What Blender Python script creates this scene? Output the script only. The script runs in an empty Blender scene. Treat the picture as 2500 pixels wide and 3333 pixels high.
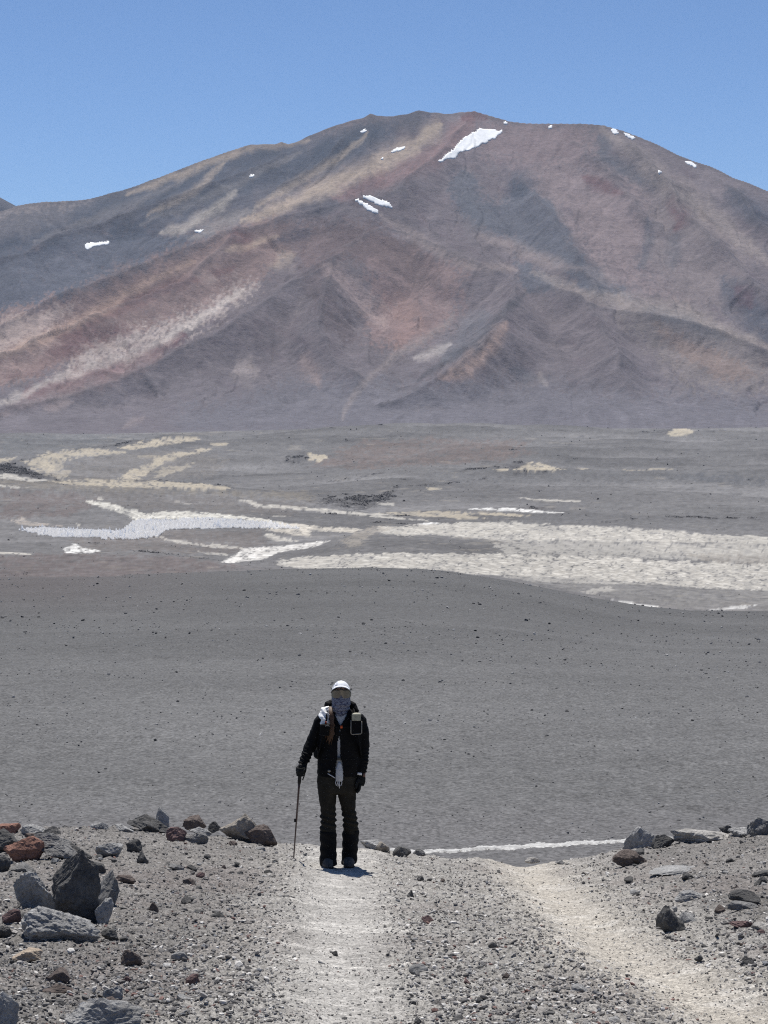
import bpy, bmesh, math, random, re
import numpy as np
from mathutils import Vector, Matrix
from mathutils.bvhtree import BVHTree

# ------------------------------------------------------------------ camera, sky, sun, exposure
SC = bpy.context.scene
COL = SC.collection
FPX = 3333 * 77 / 36.0                    # focal length in photograph pixels
PITCH = math.atan((1666.5 - 1250.0) / FPX)
SP, CP = math.sin(PITCH), math.cos(PITCH)
cam_data = bpy.data.cameras.new('camera')
cam_data.sensor_fit = 'VERTICAL'
cam_data.sensor_height = 36.0
cam_data.sensor_width = 27.0
cam_data.lens = 77.0
cam_data.clip_start = 0.5
cam_data.clip_end = 80000.0
cam = bpy.data.objects.new('camera', cam_data)
COL.objects.link(cam)
cam.location = (0, 0, 0)
cam.rotation_euler = (math.pi / 2 - PITCH, 0, 0)
SC.camera = cam

SUN_EL, SUN_AZ = math.radians(67), math.radians(-11)   # azimuth from +Y (behind the walker), negative = left
sun_dir = Vector((math.sin(SUN_AZ) * math.cos(SUN_EL), math.cos(SUN_AZ) * math.cos(SUN_EL), math.sin(SUN_EL)))
world = bpy.data.worlds.new('World')
SC.world = world
world.use_nodes = True
wn = world.node_tree.nodes
sky = wn.new('ShaderNodeTexSky')
sky.sky_type = 'NISHITA'
sky.sun_disc = False
sky.sun_elevation = SUN_EL
sky.sun_rotation = SUN_AZ
sky.altitude = 6500
sky.air_density = 1.3
sky.dust_density = 0.5
sky.ozone_density = 6.0
wn['Background'].inputs['Strength'].default_value = 0.089
world.node_tree.links.new(sky.outputs[0], wn['Background'].inputs['Color'])

sun_data = bpy.data.lights.new('sun', 'SUN')
sun_data.energy = 4.6
sun_data.angle = math.radians(0.53)
sun_data.color = (1.0, 0.965, 0.91)
sun = bpy.data.objects.new('sun', sun_data)
COL.objects.link(sun)
sun.rotation_euler = sun_dir.to_track_quat('Z', 'Y').to_euler()

SC.view_settings.view_transform = 'Standard'
SC.view_settings.look = 'None'
SC.view_settings.exposure = 0.3
SC.view_settings.gamma = 1.0
SC.view_settings.use_curve_mapping = False
SC.render.engine = 'CYCLES'
SC.cycles.max_bounces = 6
SC.cycles.volume_bounces = 0
SC.cycles.use_denoising = False
SC.cycles.filter_width = 1.15

# ------------------------------------------------------------------ helpers
RNG = np.random.default_rng(11)
random.seed(11)

def tpy(py):
    """pixel row of the photograph -> slope z/distance"""
    v = (1666.5 - np.asarray(py, float)) / FPX
    return (-SP + v * CP) / (CP + v * SP)

def project(P):
    P = np.asarray(P, float)
    fz = P[..., 1] * CP - P[..., 2] * SP
    up = P[..., 1] * SP + P[..., 2] * CP
    fz = np.where(fz < 0.01, 0.01, fz)
    return 1250 + FPX * P[..., 0] / fz, 1666.5 - FPX * up / fz

def ray(px, py):
    a, v = (px - 1250) / FPX, (1666.5 - py) / FPX
    d = np.array([a, CP + v * SP, -SP + v * CP])
    return d / d[1]                       # per metre of distance along y

def hash2(ix, iy, seed):
    h = (ix.astype(np.int64) * 374761393 + iy.astype(np.int64) * 668265263 + seed * 1274126177) & 0xffffffff
    h = ((h ^ (h >> 13)) * 1274126177) & 0xffffffff
    return ((h ^ (h >> 16)) & 0xffffff) / float(0xffffff)

def vnoise(x, y, seed=0):
    x = np.asarray(x, float); y = np.asarray(y, float)
    ix = np.floor(x); iy = np.floor(y)
    fx = x - ix; fy = y - iy
    fx = fx * fx * fx * (fx * (fx * 6 - 15) + 10); fy = fy * fy * fy * (fy * (fy * 6 - 15) + 10)
    a = hash2(ix, iy, seed); b = hash2(ix + 1, iy, seed)
    c = hash2(ix, iy + 1, seed); d = hash2(ix + 1, iy + 1, seed)
    return (a + (b - a) * fx) * (1 - fy) + (c + (d - c) * fx) * fy

def fbm(x, y, octv=4, seed=0, gain=0.5, ridged=False):
    s = np.zeros(np.broadcast(x, y).shape); amp = 1.0; tot = 0
    for o in range(octv):
        n = vnoise(x * 2 ** o + 17.3 * o, y * 2 ** o - 9.1 * o, seed + o * 7)
        n = 1 - np.abs(2 * n - 1) if ridged else n
        s = s + amp * n; tot += amp; amp *= gain
    return s / tot * 2 - 1

def sstep(a, b, x):
    t = np.clip((x - a) / (b - a), 0, 1)
    return t * t * (3 - 2 * t)

def seg_dist(X, Y, pts):
    """distance to a polyline and the fraction along it"""
    best = np.full(np.shape(X), 1e18); frac = np.zeros(np.shape(X)); n = len(pts) - 1
    for i in range(n):
        ax, ay = pts[i][:2]; bx, by = pts[i + 1][:2]
        dx, dy = bx - ax, by - ay
        t = np.clip(((X - ax) * dx + (Y - ay) * dy) / (dx * dx + dy * dy + 1e-12), 0, 1)
        d = np.hypot(X - ax - t * dx, Y - ay - t * dy)
        m = d < best
        best = np.where(m, d, best); frac = np.where(m, (i + t) / n, frac)
    return best, frac

def in_poly(X, Y, poly):
    r = np.zeros(np.shape(X), bool); n = len(poly)
    for i in range(n):
        x1, y1 = poly[i]; x2, y2 = poly[(i + 1) % n]
        if y1 == y2: continue
        c = ((y1 > Y) != (y2 > Y)) & (X < (x2 - x1) * (Y - y1) / (y2 - y1) + x1)
        r ^= c
    return r

def tag(o, label=None, cat=None, group=None, kind=None):
    if label: o['label'] = label
    if cat: o['category'] = cat
    if group: o['group'] = group
    if kind: o['kind'] = kind
    return o

def link(name, me, mat=None, parent=None):
    o = bpy.data.objects.new(name, me)
    COL.objects.link(o)
    if mat is not None and not me.materials: me.materials.append(mat)
    if parent is not None: o.parent = parent
    return o

def mesh_np(name, V, F, col=None, smooth=True):
    """V (n,3); F (m,3) or (m,4)"""
    me = bpy.data.meshes.new(name)
    V = np.ascontiguousarray(V, np.float32); F = np.ascontiguousarray(F, np.int32)
    k = F.shape[1]
    me.vertices.add(len(V)); me.vertices.foreach_set('co', V.ravel())
    me.loops.add(F.size); me.loops.foreach_set('vertex_index', F.ravel())
    me.polygons.add(len(F)); me.polygons.foreach_set('loop_start', np.arange(0, F.size, k, dtype=np.int32))
    me.update(calc_edges=True)
    me.polygons.foreach_set('use_smooth', np.full(len(F), smooth, bool))
    if col is not None:
        a = me.attributes.new('Col', 'FLOAT_COLOR', 'POINT')
        c = np.ones((len(V), 4), np.float32); c[:, :3] = col
        a.data.foreach_set('color', c.ravel())
    me.update()
    return me

def grid_faces(nr, nc):
    i = np.arange(nr * nc).reshape(nr, nc)
    return np.stack([i[:-1, :-1], i[:-1, 1:], i[1:, 1:], i[1:, :-1]], -1).reshape(-1, 4)

# ------------------------------------------------------------------ materials
def new_mat(name):
    m = bpy.data.materials.new(name); m.use_nodes = True
    nt = m.node_tree
    return m, nt, nt.nodes['Principled BSDF']

def N(nt, typ, **kw):
    n = nt.nodes.new(typ)
    for k, v in kw.items():
        if k.startswith('in_'):
            key = k[3:]
            n.inputs[int(key) if key.isdigit() else key.replace('_', ' ')].default_value = v
        else: setattr(n, k, v)
    return n

def ramp(nt, fac, stops):
    r = N(nt, 'ShaderNodeValToRGB')
    e = r.color_ramp.elements
    while len(e) < len(stops): e.new(0.5)
    for el, (p, c) in zip(e, stops):
        el.position = p; el.color = (c, c, c, 1) if isinstance(c, (int, float)) else (*c, 1)
    nt.links.new(fac, r.inputs[0])
    return r.outputs[0]

def mix(nt, a, b, fac, mode='MIX'):
    m = N(nt, 'ShaderNodeMix', data_type='RGBA', blend_type=mode)
    for sock, val in ((m.inputs[0], fac), (m.inputs[6], a), (m.inputs[7], b)):
        if hasattr(val, 'links'): nt.links.new(val, sock)
        elif isinstance(val, (int, float)): sock.default_value = val
        else: sock.default_value = (*val, 1)
    return m.outputs[2]

def bump(nt, bsdf, height, strength, dist):
    b = N(nt, 'ShaderNodeBump', in_Strength=strength, in_Distance=dist)
    nt.links.new(height, b.inputs['Height'])
    prev = bsdf.inputs['Normal'].links
    if prev: nt.links.new(prev[0].from_socket, b.inputs['Normal'])
    nt.links.new(b.outputs[0], bsdf.inputs['Normal'])

def coords(nt, scale=(1, 1, 1), rot=(0, 0, 0)):
    tc = N(nt, 'ShaderNodeTexCoord'); mp = N(nt, 'ShaderNodeMapping')
    mp.inputs['Scale'].default_value = scale; mp.inputs['Rotation'].default_value = rot
    nt.links.new(tc.outputs['Object'], mp.inputs[0])
    return mp.outputs[0]

def noise(nt, vec, scale, detail=6, rough=0.6):
    n = N(nt, 'ShaderNodeTexNoise', in_Scale=scale, in_Detail=detail, in_Roughness=rough)
    nt.links.new(vec, n.inputs['Vector'])
    return n.outputs[0]

def terrain_mat(name, layers, bumps, rough=0.95, extra=None):
    """vertex colour times grain layers: (scale, detail, lo, hi, aniso)"""
    m, nt, b = new_mat(name)
    at = N(nt, 'ShaderNodeAttribute', attribute_name='Col')
    c = at.outputs['Color']
    for sc, det, lo, hi, an in layers:
        v = coords(nt, an)
        c = mix(nt, c, ramp(nt, noise(nt, v, sc, det, 0.65), [(0.30, lo), (0.70, hi)]), 1.0, 'MULTIPLY')
    if extra: c = extra(nt, c)
    nt.links.new(c, b.inputs['Base Color'])
    b.inputs['Roughness'].default_value = rough
    b.inputs['Specular IOR Level'].default_value = 0.15
    for sc, det, st, di, an in bumps:
        bump(nt, b, noise(nt, coords(nt, an), sc, det, 0.65), st, di)
    return m

# ------------------------------------------------------------------ the shape of the land
NEAR_END = 23.0
T_PL = float(tpy(2317)); H_PL = 20.0 * (T_PL - float(tpy(2825)))
CREST = np.array([(-900, 2640), (0, 2692), (200, 2690), (350, 2692), (500, 2700), (700, 2722), (900, 2744), (1000, 2745), (1150, 2748),
                  (1300, 2776), (1450, 2792), (1600, 2797), (1750, 2803), (1850, 2800), (1920, 2784), (2050, 2758),
                  (2200, 2732), (2350, 2710), (2500, 2684), (3300, 2620)], float)
def rut_x(y): 
    return np.interp(y, [0, 9, 11, 14, 20, 25], [-.12, -.15, -.2, -.3, -.39, -.45]), np.interp(y, [0, 9, 11, 14, 20, 25], [2.0, 1.86, 1.72, 1.47, 1.45, 1.42])
def z_near(x, y, fine=True):
    x = np.asarray(x, float); y = np.asarray(y, float)
    z = y * T_PL - H_PL
    px = 1250 + FPX * x / NEAR_END
    b = NEAR_END * (tpy(np.interp(px, CREST[:, 0], CREST[:, 1])) - (T_PL - H_PL / NEAR_END))
    z = z + b * (0.35 + 0.65 * sstep(11, 22, y))
    l, r = rut_x(y)
    z = z - 0.045 * np.exp(-((x - l) / .27) ** 2) - 0.06 * np.exp(-((x - r) / .24) ** 2)
    z = z + 0.03 * fbm(x * 1.1, y * 1.1, 3, 5)
    if fine:
        rut = np.exp(-((x - l) / .3) ** 2) + np.exp(-((x - r) / .3) ** 2)
        k = 1 - 0.75 * np.clip(rut, 0, 1)
        z = z + k * (0.024 * fbm(x * 6, y * 6, 3, 9) + 0.02 * fbm(x * 22, y * 22, 2, 3))
    return z

def L(*a): return np.array(a, float)
CR = L((0, 1892), (375, 1890), (600, 1868), (900, 1855), (1200, 1849), (1360, 1851), (1500, 1868), (1650, 1891), (1800, 1921), (1950, 1951), (2100, 1977), (2250, 1989), (2500, 1992))
def crp(add=0, k=1.0, base=0): return np.column_stack([CR[:, 0], base + k * CR[:, 1] + add])
ROWS = [(30, L((0, 2885))), (40, L((0, 2905))), (54, L((0, 2868))), (68, L((0, 2806))), (80, L((0, 2655))), (95, L((0, 2500))), (125, L((0, 2295))),
        (180, crp(0, .4, 2095 - .4 * 1850)), (260, crp(0, .8, 1960 - .8 * 1850)), (350, CR),
        (470, L((0, 1862), (500, 1862), (700, 1875), (900, 1885), (1300, 1885), (1600, 1925), (1900, 1975), (2200, 2003), (2500, 2003))),
        (560, L((0, 1806), (300, 1803), (600, 1812), (780, 1838), (900, 1860), (1300, 1865), (1600, 1905), (1900, 1965), (2200, 1992), (2500, 1988))),
        (700, L((0, 1814), (500, 1818), (780, 1835), (900, 1838), (1100, 1845), (1300, 1838), (1900, 1905), (2500, 1945))),
        (850, L((0, 1790), (500, 1798), (700, 1815), (850, 1818), (1000, 1810), (1150, 1782), (1300, 1772), (1900, 1840), (2500, 1880))),
        (1050, L((0, 1755), (500, 1760), (700, 1775), (900, 1775), (1050, 1760), (1150, 1730), (1250, 1728), (1900, 1770), (2500, 1800))),
        (1300, L((0, 1700), (400, 1715), (700, 1722), (950, 1719), (1150, 1728), (1300, 1712), (1900, 1720), (2500, 1735))),
        (1700, L((0, 1640), (500, 1650), (900, 1670), (1200, 1680), (1900, 1665), (2500, 1680))),
        (2100, L((0, 1570), (300, 1578), (700, 1590), (1000, 1620), (1200, 1650), (1500, 1640), (2000, 1630), (2500, 1640))),
        (2400, L((0, 1580), (300, 1590), (700, 1600), (1000, 1612), (1200, 1625), (1500, 1612), (2000, 1603), (2500, 1612))),
        (2700, L((0, 1564), (300, 1578), (700, 1590), (1000, 1596), (1300, 1580), (2000, 1575), (2500, 1580))),
        (3300, L((0, 1520), (300, 1545), (700, 1565), (1000, 1550), (1300, 1525), (1700, 1508), (2000, 1525), (2500, 1522))),
        (3700, L((0, 1508), (300, 1522), (700, 1545), (1000, 1546), (1300, 1530), (1700, 1516), (2000, 1531), (2500, 1529))),
        (4200, L((0, 1470), (300, 1480), (700, 1490), (1000, 1490), (1700, 1480), (2500, 1478))),
        (5000, L((0, 1440), (700, 1445), (1300, 1425), (2500, 1430))),
        (5600, L((0, 1412), (300, 1410), (420, 1420), (630, 1422), (840, 1414), (1050, 1394), (1200, 1383), (1360, 1377), (1650, 1383), (1960, 1394), (2080, 1402), (2260, 1394), (2500, 1387))),
        (6000, L((0, 1420), (1200, 1392), (2500, 1396)))]
ROW_D = np.array([NEAR_END] + [r[0] for r in ROWS], float)

DK = 2500 / 1659.0                        # 1659-wide picture -> photograph pixels
SKY = np.array([(-3000, 930), (-1400, 820), (-700, 640), (-300, 520), (0, 458), (45, 441), (75, 437), (130, 435), (200, 428), (300, 402), (400, 362), (500, 325), (545, 311), (596, 310), (610, 305), (624, 311), (640, 306),
                (700, 280), (750, 263), (786, 253), (800, 245), (814, 251), (850, 252), (905, 238), (960, 245), (1025, 240), (1060, 251), (1100, 263), (1180, 266), (1250, 267),
                (1300, 270), (1340, 281), (1400, 305), (1460, 335), (1530, 360), (1580, 385), (1620, 400), (1659, 415), (1800, 480), (2100, 600), (2600, 760), (3400, 880), (5000, 940)], float) * DK
M0 = 6000.0
def ridge_d(px): return np.interp(px, [-3000, 0, 800, 1500, 2100, 2500, 4500], [8600, 9300, 9900, 10000, 9700, 9300, 8600])
def mtn_base(u, d):
    px = 1250 + FPX * u
    sk = np.interp(px, SKY[:, 0], SKY[:, 1]); ds = ridge_d(px)
    b0 = np.interp(px, ROWS[-1][1][:, 0], ROWS[-1][1][:, 1])
    s = (d - M0) / (ds - M0)
    py = b0 + (sk - b0) * np.clip(s, 0, 1) ** 1.18
    z = d * tpy(py)
    zt = ds * tpy(sk)
    back = np.clip(d - ds, 0, None)
    z = np.where(s > 1, zt - 0.55 * back - back ** 2 / 9000, z)
    return np.maximum(z, -260), s
# spurs: how far they stand out in front of the main face (metres), flank slope, points in the 1659-wide picture
RIDGES = [
    ([30, 130, 200, 240], .50, [(1025, 246), (960, 330), (870, 400), (792, 424)]),
    ([240, 260, 300, 330, 330, 300, 260, 220, 160], .52, [(792, 424), (700, 444), (550, 482), (480, 512), (350, 560), (200, 622), (60, 672), (0, 694), (-200, 775)]),
    ([330, 420, 480, 520, 500, 420, 320, 220, 120], .50, [(885, 492), (830, 478), (760, 515), (700, 562), (600, 628), (450, 715), (300, 785), (120, 848), (-60, 900)]),
    ([520, 500, 380, 240, 60], .55, [(700, 562), (688, 640), (705, 720), (745, 800), (780, 860)]),
    ([330, 330, 360, 380, 360, 320, 260, 180, 90], .46, [(885, 492), (1000, 545), (1110, 582), (1200, 612), (1290, 645), (1400, 672), (1520, 706), (1659, 762), (1800, 840)]),
    ([380, 520, 520, 460, 340, 140], .58, [(1110, 582), (1112, 682), (1050, 737), (980, 787), (900, 827), (800, 866)]),
    ([360, 330, 200, 60], .5, [(1290, 645), (1325, 735), (1390, 820), (1430, 870)]),
    ([40, 130, 190, 210, 180], .5, [(1345, 288), (1400, 345), (1455, 440), (1560, 545), (1700, 660)]),
    ([60, 150, 190, 120], .5, [(1120, 385), (1200, 455), (1280, 580), (1335, 655)]),
    ([40, 110, 150, 170, 170, 160], .5, [(640, 310), (530, 365), (390, 422), (210, 482), (0, 545), (-150, 590)]),
    ([300, 330, 330, 260], .5, [(520, 512), (390, 600), (240, 672), (0, 768)]),
    ([30, 90, 120, 60], .5, [(800, 252), (715, 325), (600, 400), (470, 450)]),
    ([30, 120, 150, 100], .5, [(1530, 365), (1580, 420), (1640, 480), (1720, 540)]),
    ([30, 120, 160, 110], .5, [(1250, 300), (1300, 340), (1345, 400), (1400, 470)]),
]
def base_hit(px, py):
    r = ray(px, py); d = np.linspace(6200, 10600, 881)
    z, _ = mtn_base(np.full_like(d, r[0]), d)
    k = np.argmax(z >= r[2] * d)
    return d[k] if z[k] >= r[2] * d[k] else 9950.
RIDGE_XYZ = []
for dl, kk, pts in RIDGES:
    q = []
    for off, p in zip(dl, pts):
        d = base_hit(p[0] * DK, p[1] * DK) - off * .95; r = ray(p[0] * DK, p[1] * DK)
        q.append((r[0] * d, d, r[2] * d))
    RIDGE_XYZ.append((kk, q))
def z_mtn(x, y):
    u = x / y
    z, s = mtn_base(u, y)
    fade = sstep(0.0, 0.2, s) * (1 - sstep(0.86, 0.99, s))
    n1 = fbm(x / 600, y / 600, 4, 21); n2 = fbm(x / 600 + 40, y / 600, 4, 22)
    wx = x + 75 * n1; wy = y + 75 * n2
    top = z.copy()
    for kk, q in RIDGE_XYZ:
        d, f = seg_dist(wx, wy, q)
        zl = np.interp(f * (len(q) - 1), np.arange(len(q)), [c[2] for c in q])
        zr = zl - 1.35 * kk * d * (1 + .2 * n2) - 3
        top = .5 * (top + zr + np.sqrt((top - zr) ** 2 + 14.0 ** 2))
    z = z + (top - z) * sstep(-.02, .06, s) * (1 - sstep(.93, 1.0, s))
    acc = 30 * fbm(x / 480, y / 480, 4, 35, 0.5) + 11 * fbm(x / 170 + .8 * n1, y / 300, 4, 39, .55, ridged=True) + 2.5 * fbm(x / 55, y / 55, 3, 36)
    z = z + acc * fade
    skf = sstep(0.8, 1.0, s) * (s < 1.15)
    return z + skf * 7 * fbm(x / 130, y / 300, 4, 38) * sstep(0.02, 0.3, s)

def Z(x, y):
    """height of the land anywhere"""
    x = np.asarray(x, float); y = np.asarray(y, float)
    shp = np.broadcast(x, y).shape
    x = np.broadcast_to(x, shp).ravel(); y = np.broadcast_to(y, shp).ravel()
    out = np.empty(x.shape)
    m = y <= NEAR_END
    if m.any(): out[m] = z_near(x[m], y[m])
    m = (y > NEAR_END) & (y <= M0)
    if m.any():
        xs, ys = x[m], y[m]; u = xs / ys; px = 1250 + FPX * u
        zr = [z_near(u * NEAR_END, np.full_like(u, NEAR_END))]
        for d, lst in ROWS: zr.append(d * tpy(np.interp(px, lst[:, 0], lst[:, 1])))
        zr = np.stack(zr)
        k = np.clip(np.searchsorted(ROW_D, ys, side='right') - 1, 0, len(ROW_D) - 2)
        ii = np.arange(len(ys)); h = ROW_D[k + 1] - ROW_D[k]
        sl = (zr[1:] - zr[:-1]) / (ROW_D[1:] - ROW_D[:-1])[:, None]
        def tang(j):
            a = sl[np.clip(j - 1, 0, len(sl) - 1), ii]; b = sl[np.clip(j, 0, len(sl) - 1), ii]
            return 0.5 * (a + b)
        t = (ys - ROW_D[k]) / h
        z0, z1 = zr[k, ii], zr[k + 1, ii]; m0, m1 = tang(k) * h, tang(k + 1) * h
        zz = (2 * t**3 - 3 * t**2 + 1) * z0 + (t**3 - 2 * t**2 + t) * m0 + (-2 * t**3 + 3 * t**2) * z1 + (t**3 - t**2) * m1
        f1 = sstep(50, 90, ys)
        zz += f1 * (1 - sstep(380, 600, ys)) * (0.22 * fbm(xs / 14, ys / 14, 4, 41) + 0.10 * fbm(xs / 3, ys / 3, 2, 43))
        f2 = sstep(420, 800, ys) * (1 - sstep(5500, 6000, ys)); sc = np.clip(ys / 1500, .5, 3)
        zz += f2 * sc * (4.2 * fbm(xs / 240, ys / 230, 4, 45) + 0.5 * fbm(xs / 30, ys / 40, 3, 47))
        out[m] = zz
    m = y > M0
    if m.any(): out[m] = z_mtn(x[m], y[m])
    return out.reshape(shp)

def ground_hit(px, py, dmin=7.0, dmax=24.0):
    """where a pixel's ray meets the near slope (without the fine grain)"""
    r = ray(px, py); d = np.linspace(dmin, dmax, 800)
    zz = z_near(r[0] * d, d, False)
    k = np.argmax(zz >= r[2] * d)
    if zz[k] < r[2] * d[k]: k = len(d) - 1
    return Vector((r[0] * d[k], d[k], zz[k]))

# ------------------------------------------------------------------ laying the land out as meshes
def spread(lim, n, outer, nout):
    a = np.linspace(-lim, lim, n); g = lim + (outer - lim) * (np.linspace(0, 1, nout + 1)[1:]) ** 1.7
    return np.concatenate([-g[::-1], a, g])

def fan(ys, ws, apex):
    Y = np.repeat(np.asarray(ys)[:, None], len(ws), 1); X = ws[None, :] * (Y - apex)
    return X, Y

WARPS = {}
def warp_fields(DX, DY, ky, wsc):
    key = (id(DX), ky, wsc)
    if key not in WARPS:
        WARPS[key] = [(fbm(DX / wsc, DY * ky / wsc, 4, 7 + 11 * s), fbm(DX / wsc + 31, DY * ky / wsc, 4, 9 + 11 * s), fbm(DX / 5, DY * ky / 5, 4, 5 + 11 * s)) for s in range(3)]
    return WARPS[key]

def paint(C, DX, DY, shape, col, op=1.0, warp=6.0, soft=0.0, seed=1, ky=1.0, grain=0.0, wsc=28.0):
    """colour of the ground itself inside a patch; patches are outlined on the picture and land on the ground they cover"""
    pts, w = shape if isinstance(shape, tuple) else (shape, 0)
    w0 = w * 1.25 + warp + soft + 2
    xs = [p[0] for p in pts]; yy = [p[1] for p in pts]
    I = np.nonzero((DX > min(xs) - w0) & (DX < max(xs) + w0) & (DY > min(yy) - w0) & (DY < max(yy) + w0))[0]
    if not len(I): return
    fa, fb, fg = warp_fields(DX, DY, ky, wsc)[seed % 3]
    wx = DX[I] + warp * fa[I]; wy = DY[I] + warp / ky * fb[I]
    if w:                                 # polyline with a half width
        d, f = seg_dist(wx, wy * ky, [(p[0], p[1] * ky) for p in pts])
        ww = w * (.35 + .75 * np.sin(np.pi * np.clip(f, .0, 1)) ** .6) if soft else w
        a = 1 - sstep(ww * (0.45 if not soft else 0.05), ww * 1.3, d + (.35 * w * fg[I] if soft else 0))
    else:
        d, f = seg_dist(wx, wy * ky, [(p[0], p[1] * ky) for p in pts + pts[:1]])
        a = sstep(-soft, soft, np.where(in_poly(wx, wy, pts), d, -d) + (.7 if ky > 1 else 2.0) * soft * fg[I])
    if grain: a = a * np.clip(0.55 + 1.3 * fg[I] + (1 - grain), 0, 1)
    if ky > 1: a = sstep(.12, .88, a + .7 * fb[I] * (1 - np.abs(2 * a - 1)))
    if ky > 1: a = a * np.clip(.98 + .75 * fb[I] + .4 * fa[I], 0, 1)
    a = (a * op)[:, None]
    C[I] = C[I] * (1 - a) + np.asarray(col) * a

WIN6 = lambda pts: [(p[0] * .5, 895.8 + p[1] * .5) for p in pts]          # enlarged window, left half of the valley
WIN7 = lambda pts: [(829.5 + p[0] * .5, 895.8 + p[1] * .5) for p in pts]  # right half

PALE = (.50, .475, .425); BEIGE = (.43, .38, .295); GREY = (.135, .131, .130); DARK = (.055, .053, .055)
WHITE = (.72, .71, .68)
M = {}
M['mountain'] = terrain_mat('mountain_rock', [(0.011, 8, .90, 1.10, (1, 1, 1)), (0.05, 5, .84, 1.17, (1, 1, 1.3))],
                            [(0.016, 10, .55, 16.0, (1, 1, 1)), (0.05, 5, .4, 5.0, (1, 1, 1.3))])
M['valley'] = terrain_mat('valley_gravel', [(0.012, 6, .86, 1.14, (1, .5, 1)), (0.22, 6, .80, 1.2, (1, .45, 1))],
                          [(0.25, 5, .5, 1.2, (1, .6, 1))])
M['plain'] = terrain_mat('plain_gravel', [(0.05, 5, .93, 1.07, (1, .5, 1)), (1.6, 6, .80, 1.2, (1, .55, 1)), (6.0, 4, .50, 1.5, (1, .6, 1))],
                         [(3.0, 6, .6, .12, (1, 1, 1)), (12.0, 2, .5, .04, (1, 1, 1))])

def streaks(Zg, Xg, Yg, seed, steps=26, cell=2.0):
    """noise smeared down the fall line of the slope, as scree is"""
    nr, nc = Zg.shape; rg = np.random.default_rng(seed)
    base = fbm(np.arange(nc)[None, :] / cell + 0 * Zg, np.arange(nr)[:, None] / cell + 0 * Zg, 2, seed, .6)
    zs = Zg.copy()
    for _ in range(4): zs[1:-1, 1:-1] = .2 * (zs[1:-1, 1:-1] + zs[:-2, 1:-1] + zs[2:, 1:-1] + zs[1:-1, :-2] + zs[1:-1, 2:])
    dx = np.gradient(Xg, axis=1); dy = np.gradient(Yg, axis=0)
    gx = np.gradient(zs, axis=1) / dx; gy = (np.gradient(zs, axis=0) - gx * np.gradient(Xg, axis=0)) / dy
    vj, vi = gx / dx, gy / dy
    n_ = np.hypot(vi, vj) + 1e-9; vi /= n_; vj /= n_
    acc = base.copy(); wsum = 1.0
    for sg in (-1, 1):
        pi, pj = np.meshgrid(np.arange(nr, dtype=float), np.arange(nc, dtype=float), indexing='ij')
        for k in range(steps):
            ii = np.clip(pi.round().astype(int), 0, nr - 1); jj = np.clip(pj.round().astype(int), 0, nc - 1)
            pi += sg * vi[ii, jj]; pj += sg * vj[ii, jj]
            ii = np.clip(pi.round().astype(int), 0, nr - 1); jj = np.clip(pj.round().astype(int), 0, nc - 1)
            acc += base[ii, jj]; wsum += 1
    acc /= wsum
    return (acc / (acc.std() + 1e-9)), zs

# mountain ---------------------------------------------------------
ys = np.concatenate([M0 + (10300 - M0) * np.linspace(0, 1, 430), np.linspace(10360, 12500, 24), np.linspace(13000, 30000, 8)])
ws = spread(0.185, 640, 0.95, 46)
X, Y = fan(ys, ws, 0.0)
Zm = Z(X, Y)
_, s_m = mtn_base(X / Y, Y)
carve = sstep(.03, .2, s_m) * (1 - sstep(.9, .99, s_m))       # gullies and ribs running down the fall line
ga, _ = streaks(Zm, X, Y, 211, 46, 9.0); gb, _ = streaks(Zm, X, Y, 213, 40, 4.0)
ga = np.clip(ga, -2.2, 2.2); gb = np.clip(gb, -2.2, 2.2)
Zm = Zm + carve * (6.0 * ga - 2.5 * np.abs(ga) + 2.2 * gb)
Vm = np.stack([X, Y, Zm], -1).reshape(-1, 3)
px, py = project(Vm); DX, DY = px / DK, py / DK
C = np.tile(np.array([.118, .098, .096]), (len(Vm), 1))
big = fbm(DX / 140, DY / 140, 4, 61)[:, None]
C *= 1 + .16 * big
C = C * (1 - .5 * sstep(0, .8, fbm(DX / 60 + DY / 60, (DY - .55 * DX) / 20, 4, 63))[:, None] * np.array([.20, .26, .22]))
BL = (.058, .060, .070); RD = (.148, .088, .076); MR = (.098, .054, .054); TN = (.275, .215, .160); PT = (.36, .30, .245); GB = (.082, .080, .086); BR = (.15, .112, .092)
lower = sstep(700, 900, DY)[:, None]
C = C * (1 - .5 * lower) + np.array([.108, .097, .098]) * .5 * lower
WA = lambda *pts: [(x * .5, 199 + y * .5) for x, y in pts]              # enlarged window, left half of the mountain
WB = lambda *pts: [(829.5 + x * .5, 199 + y * .5) for x, y in pts]      # right half
PINK = (.165, .128, .119); RBR = (.165, .116, .100); BRD = (.092, .073, .071)
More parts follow.
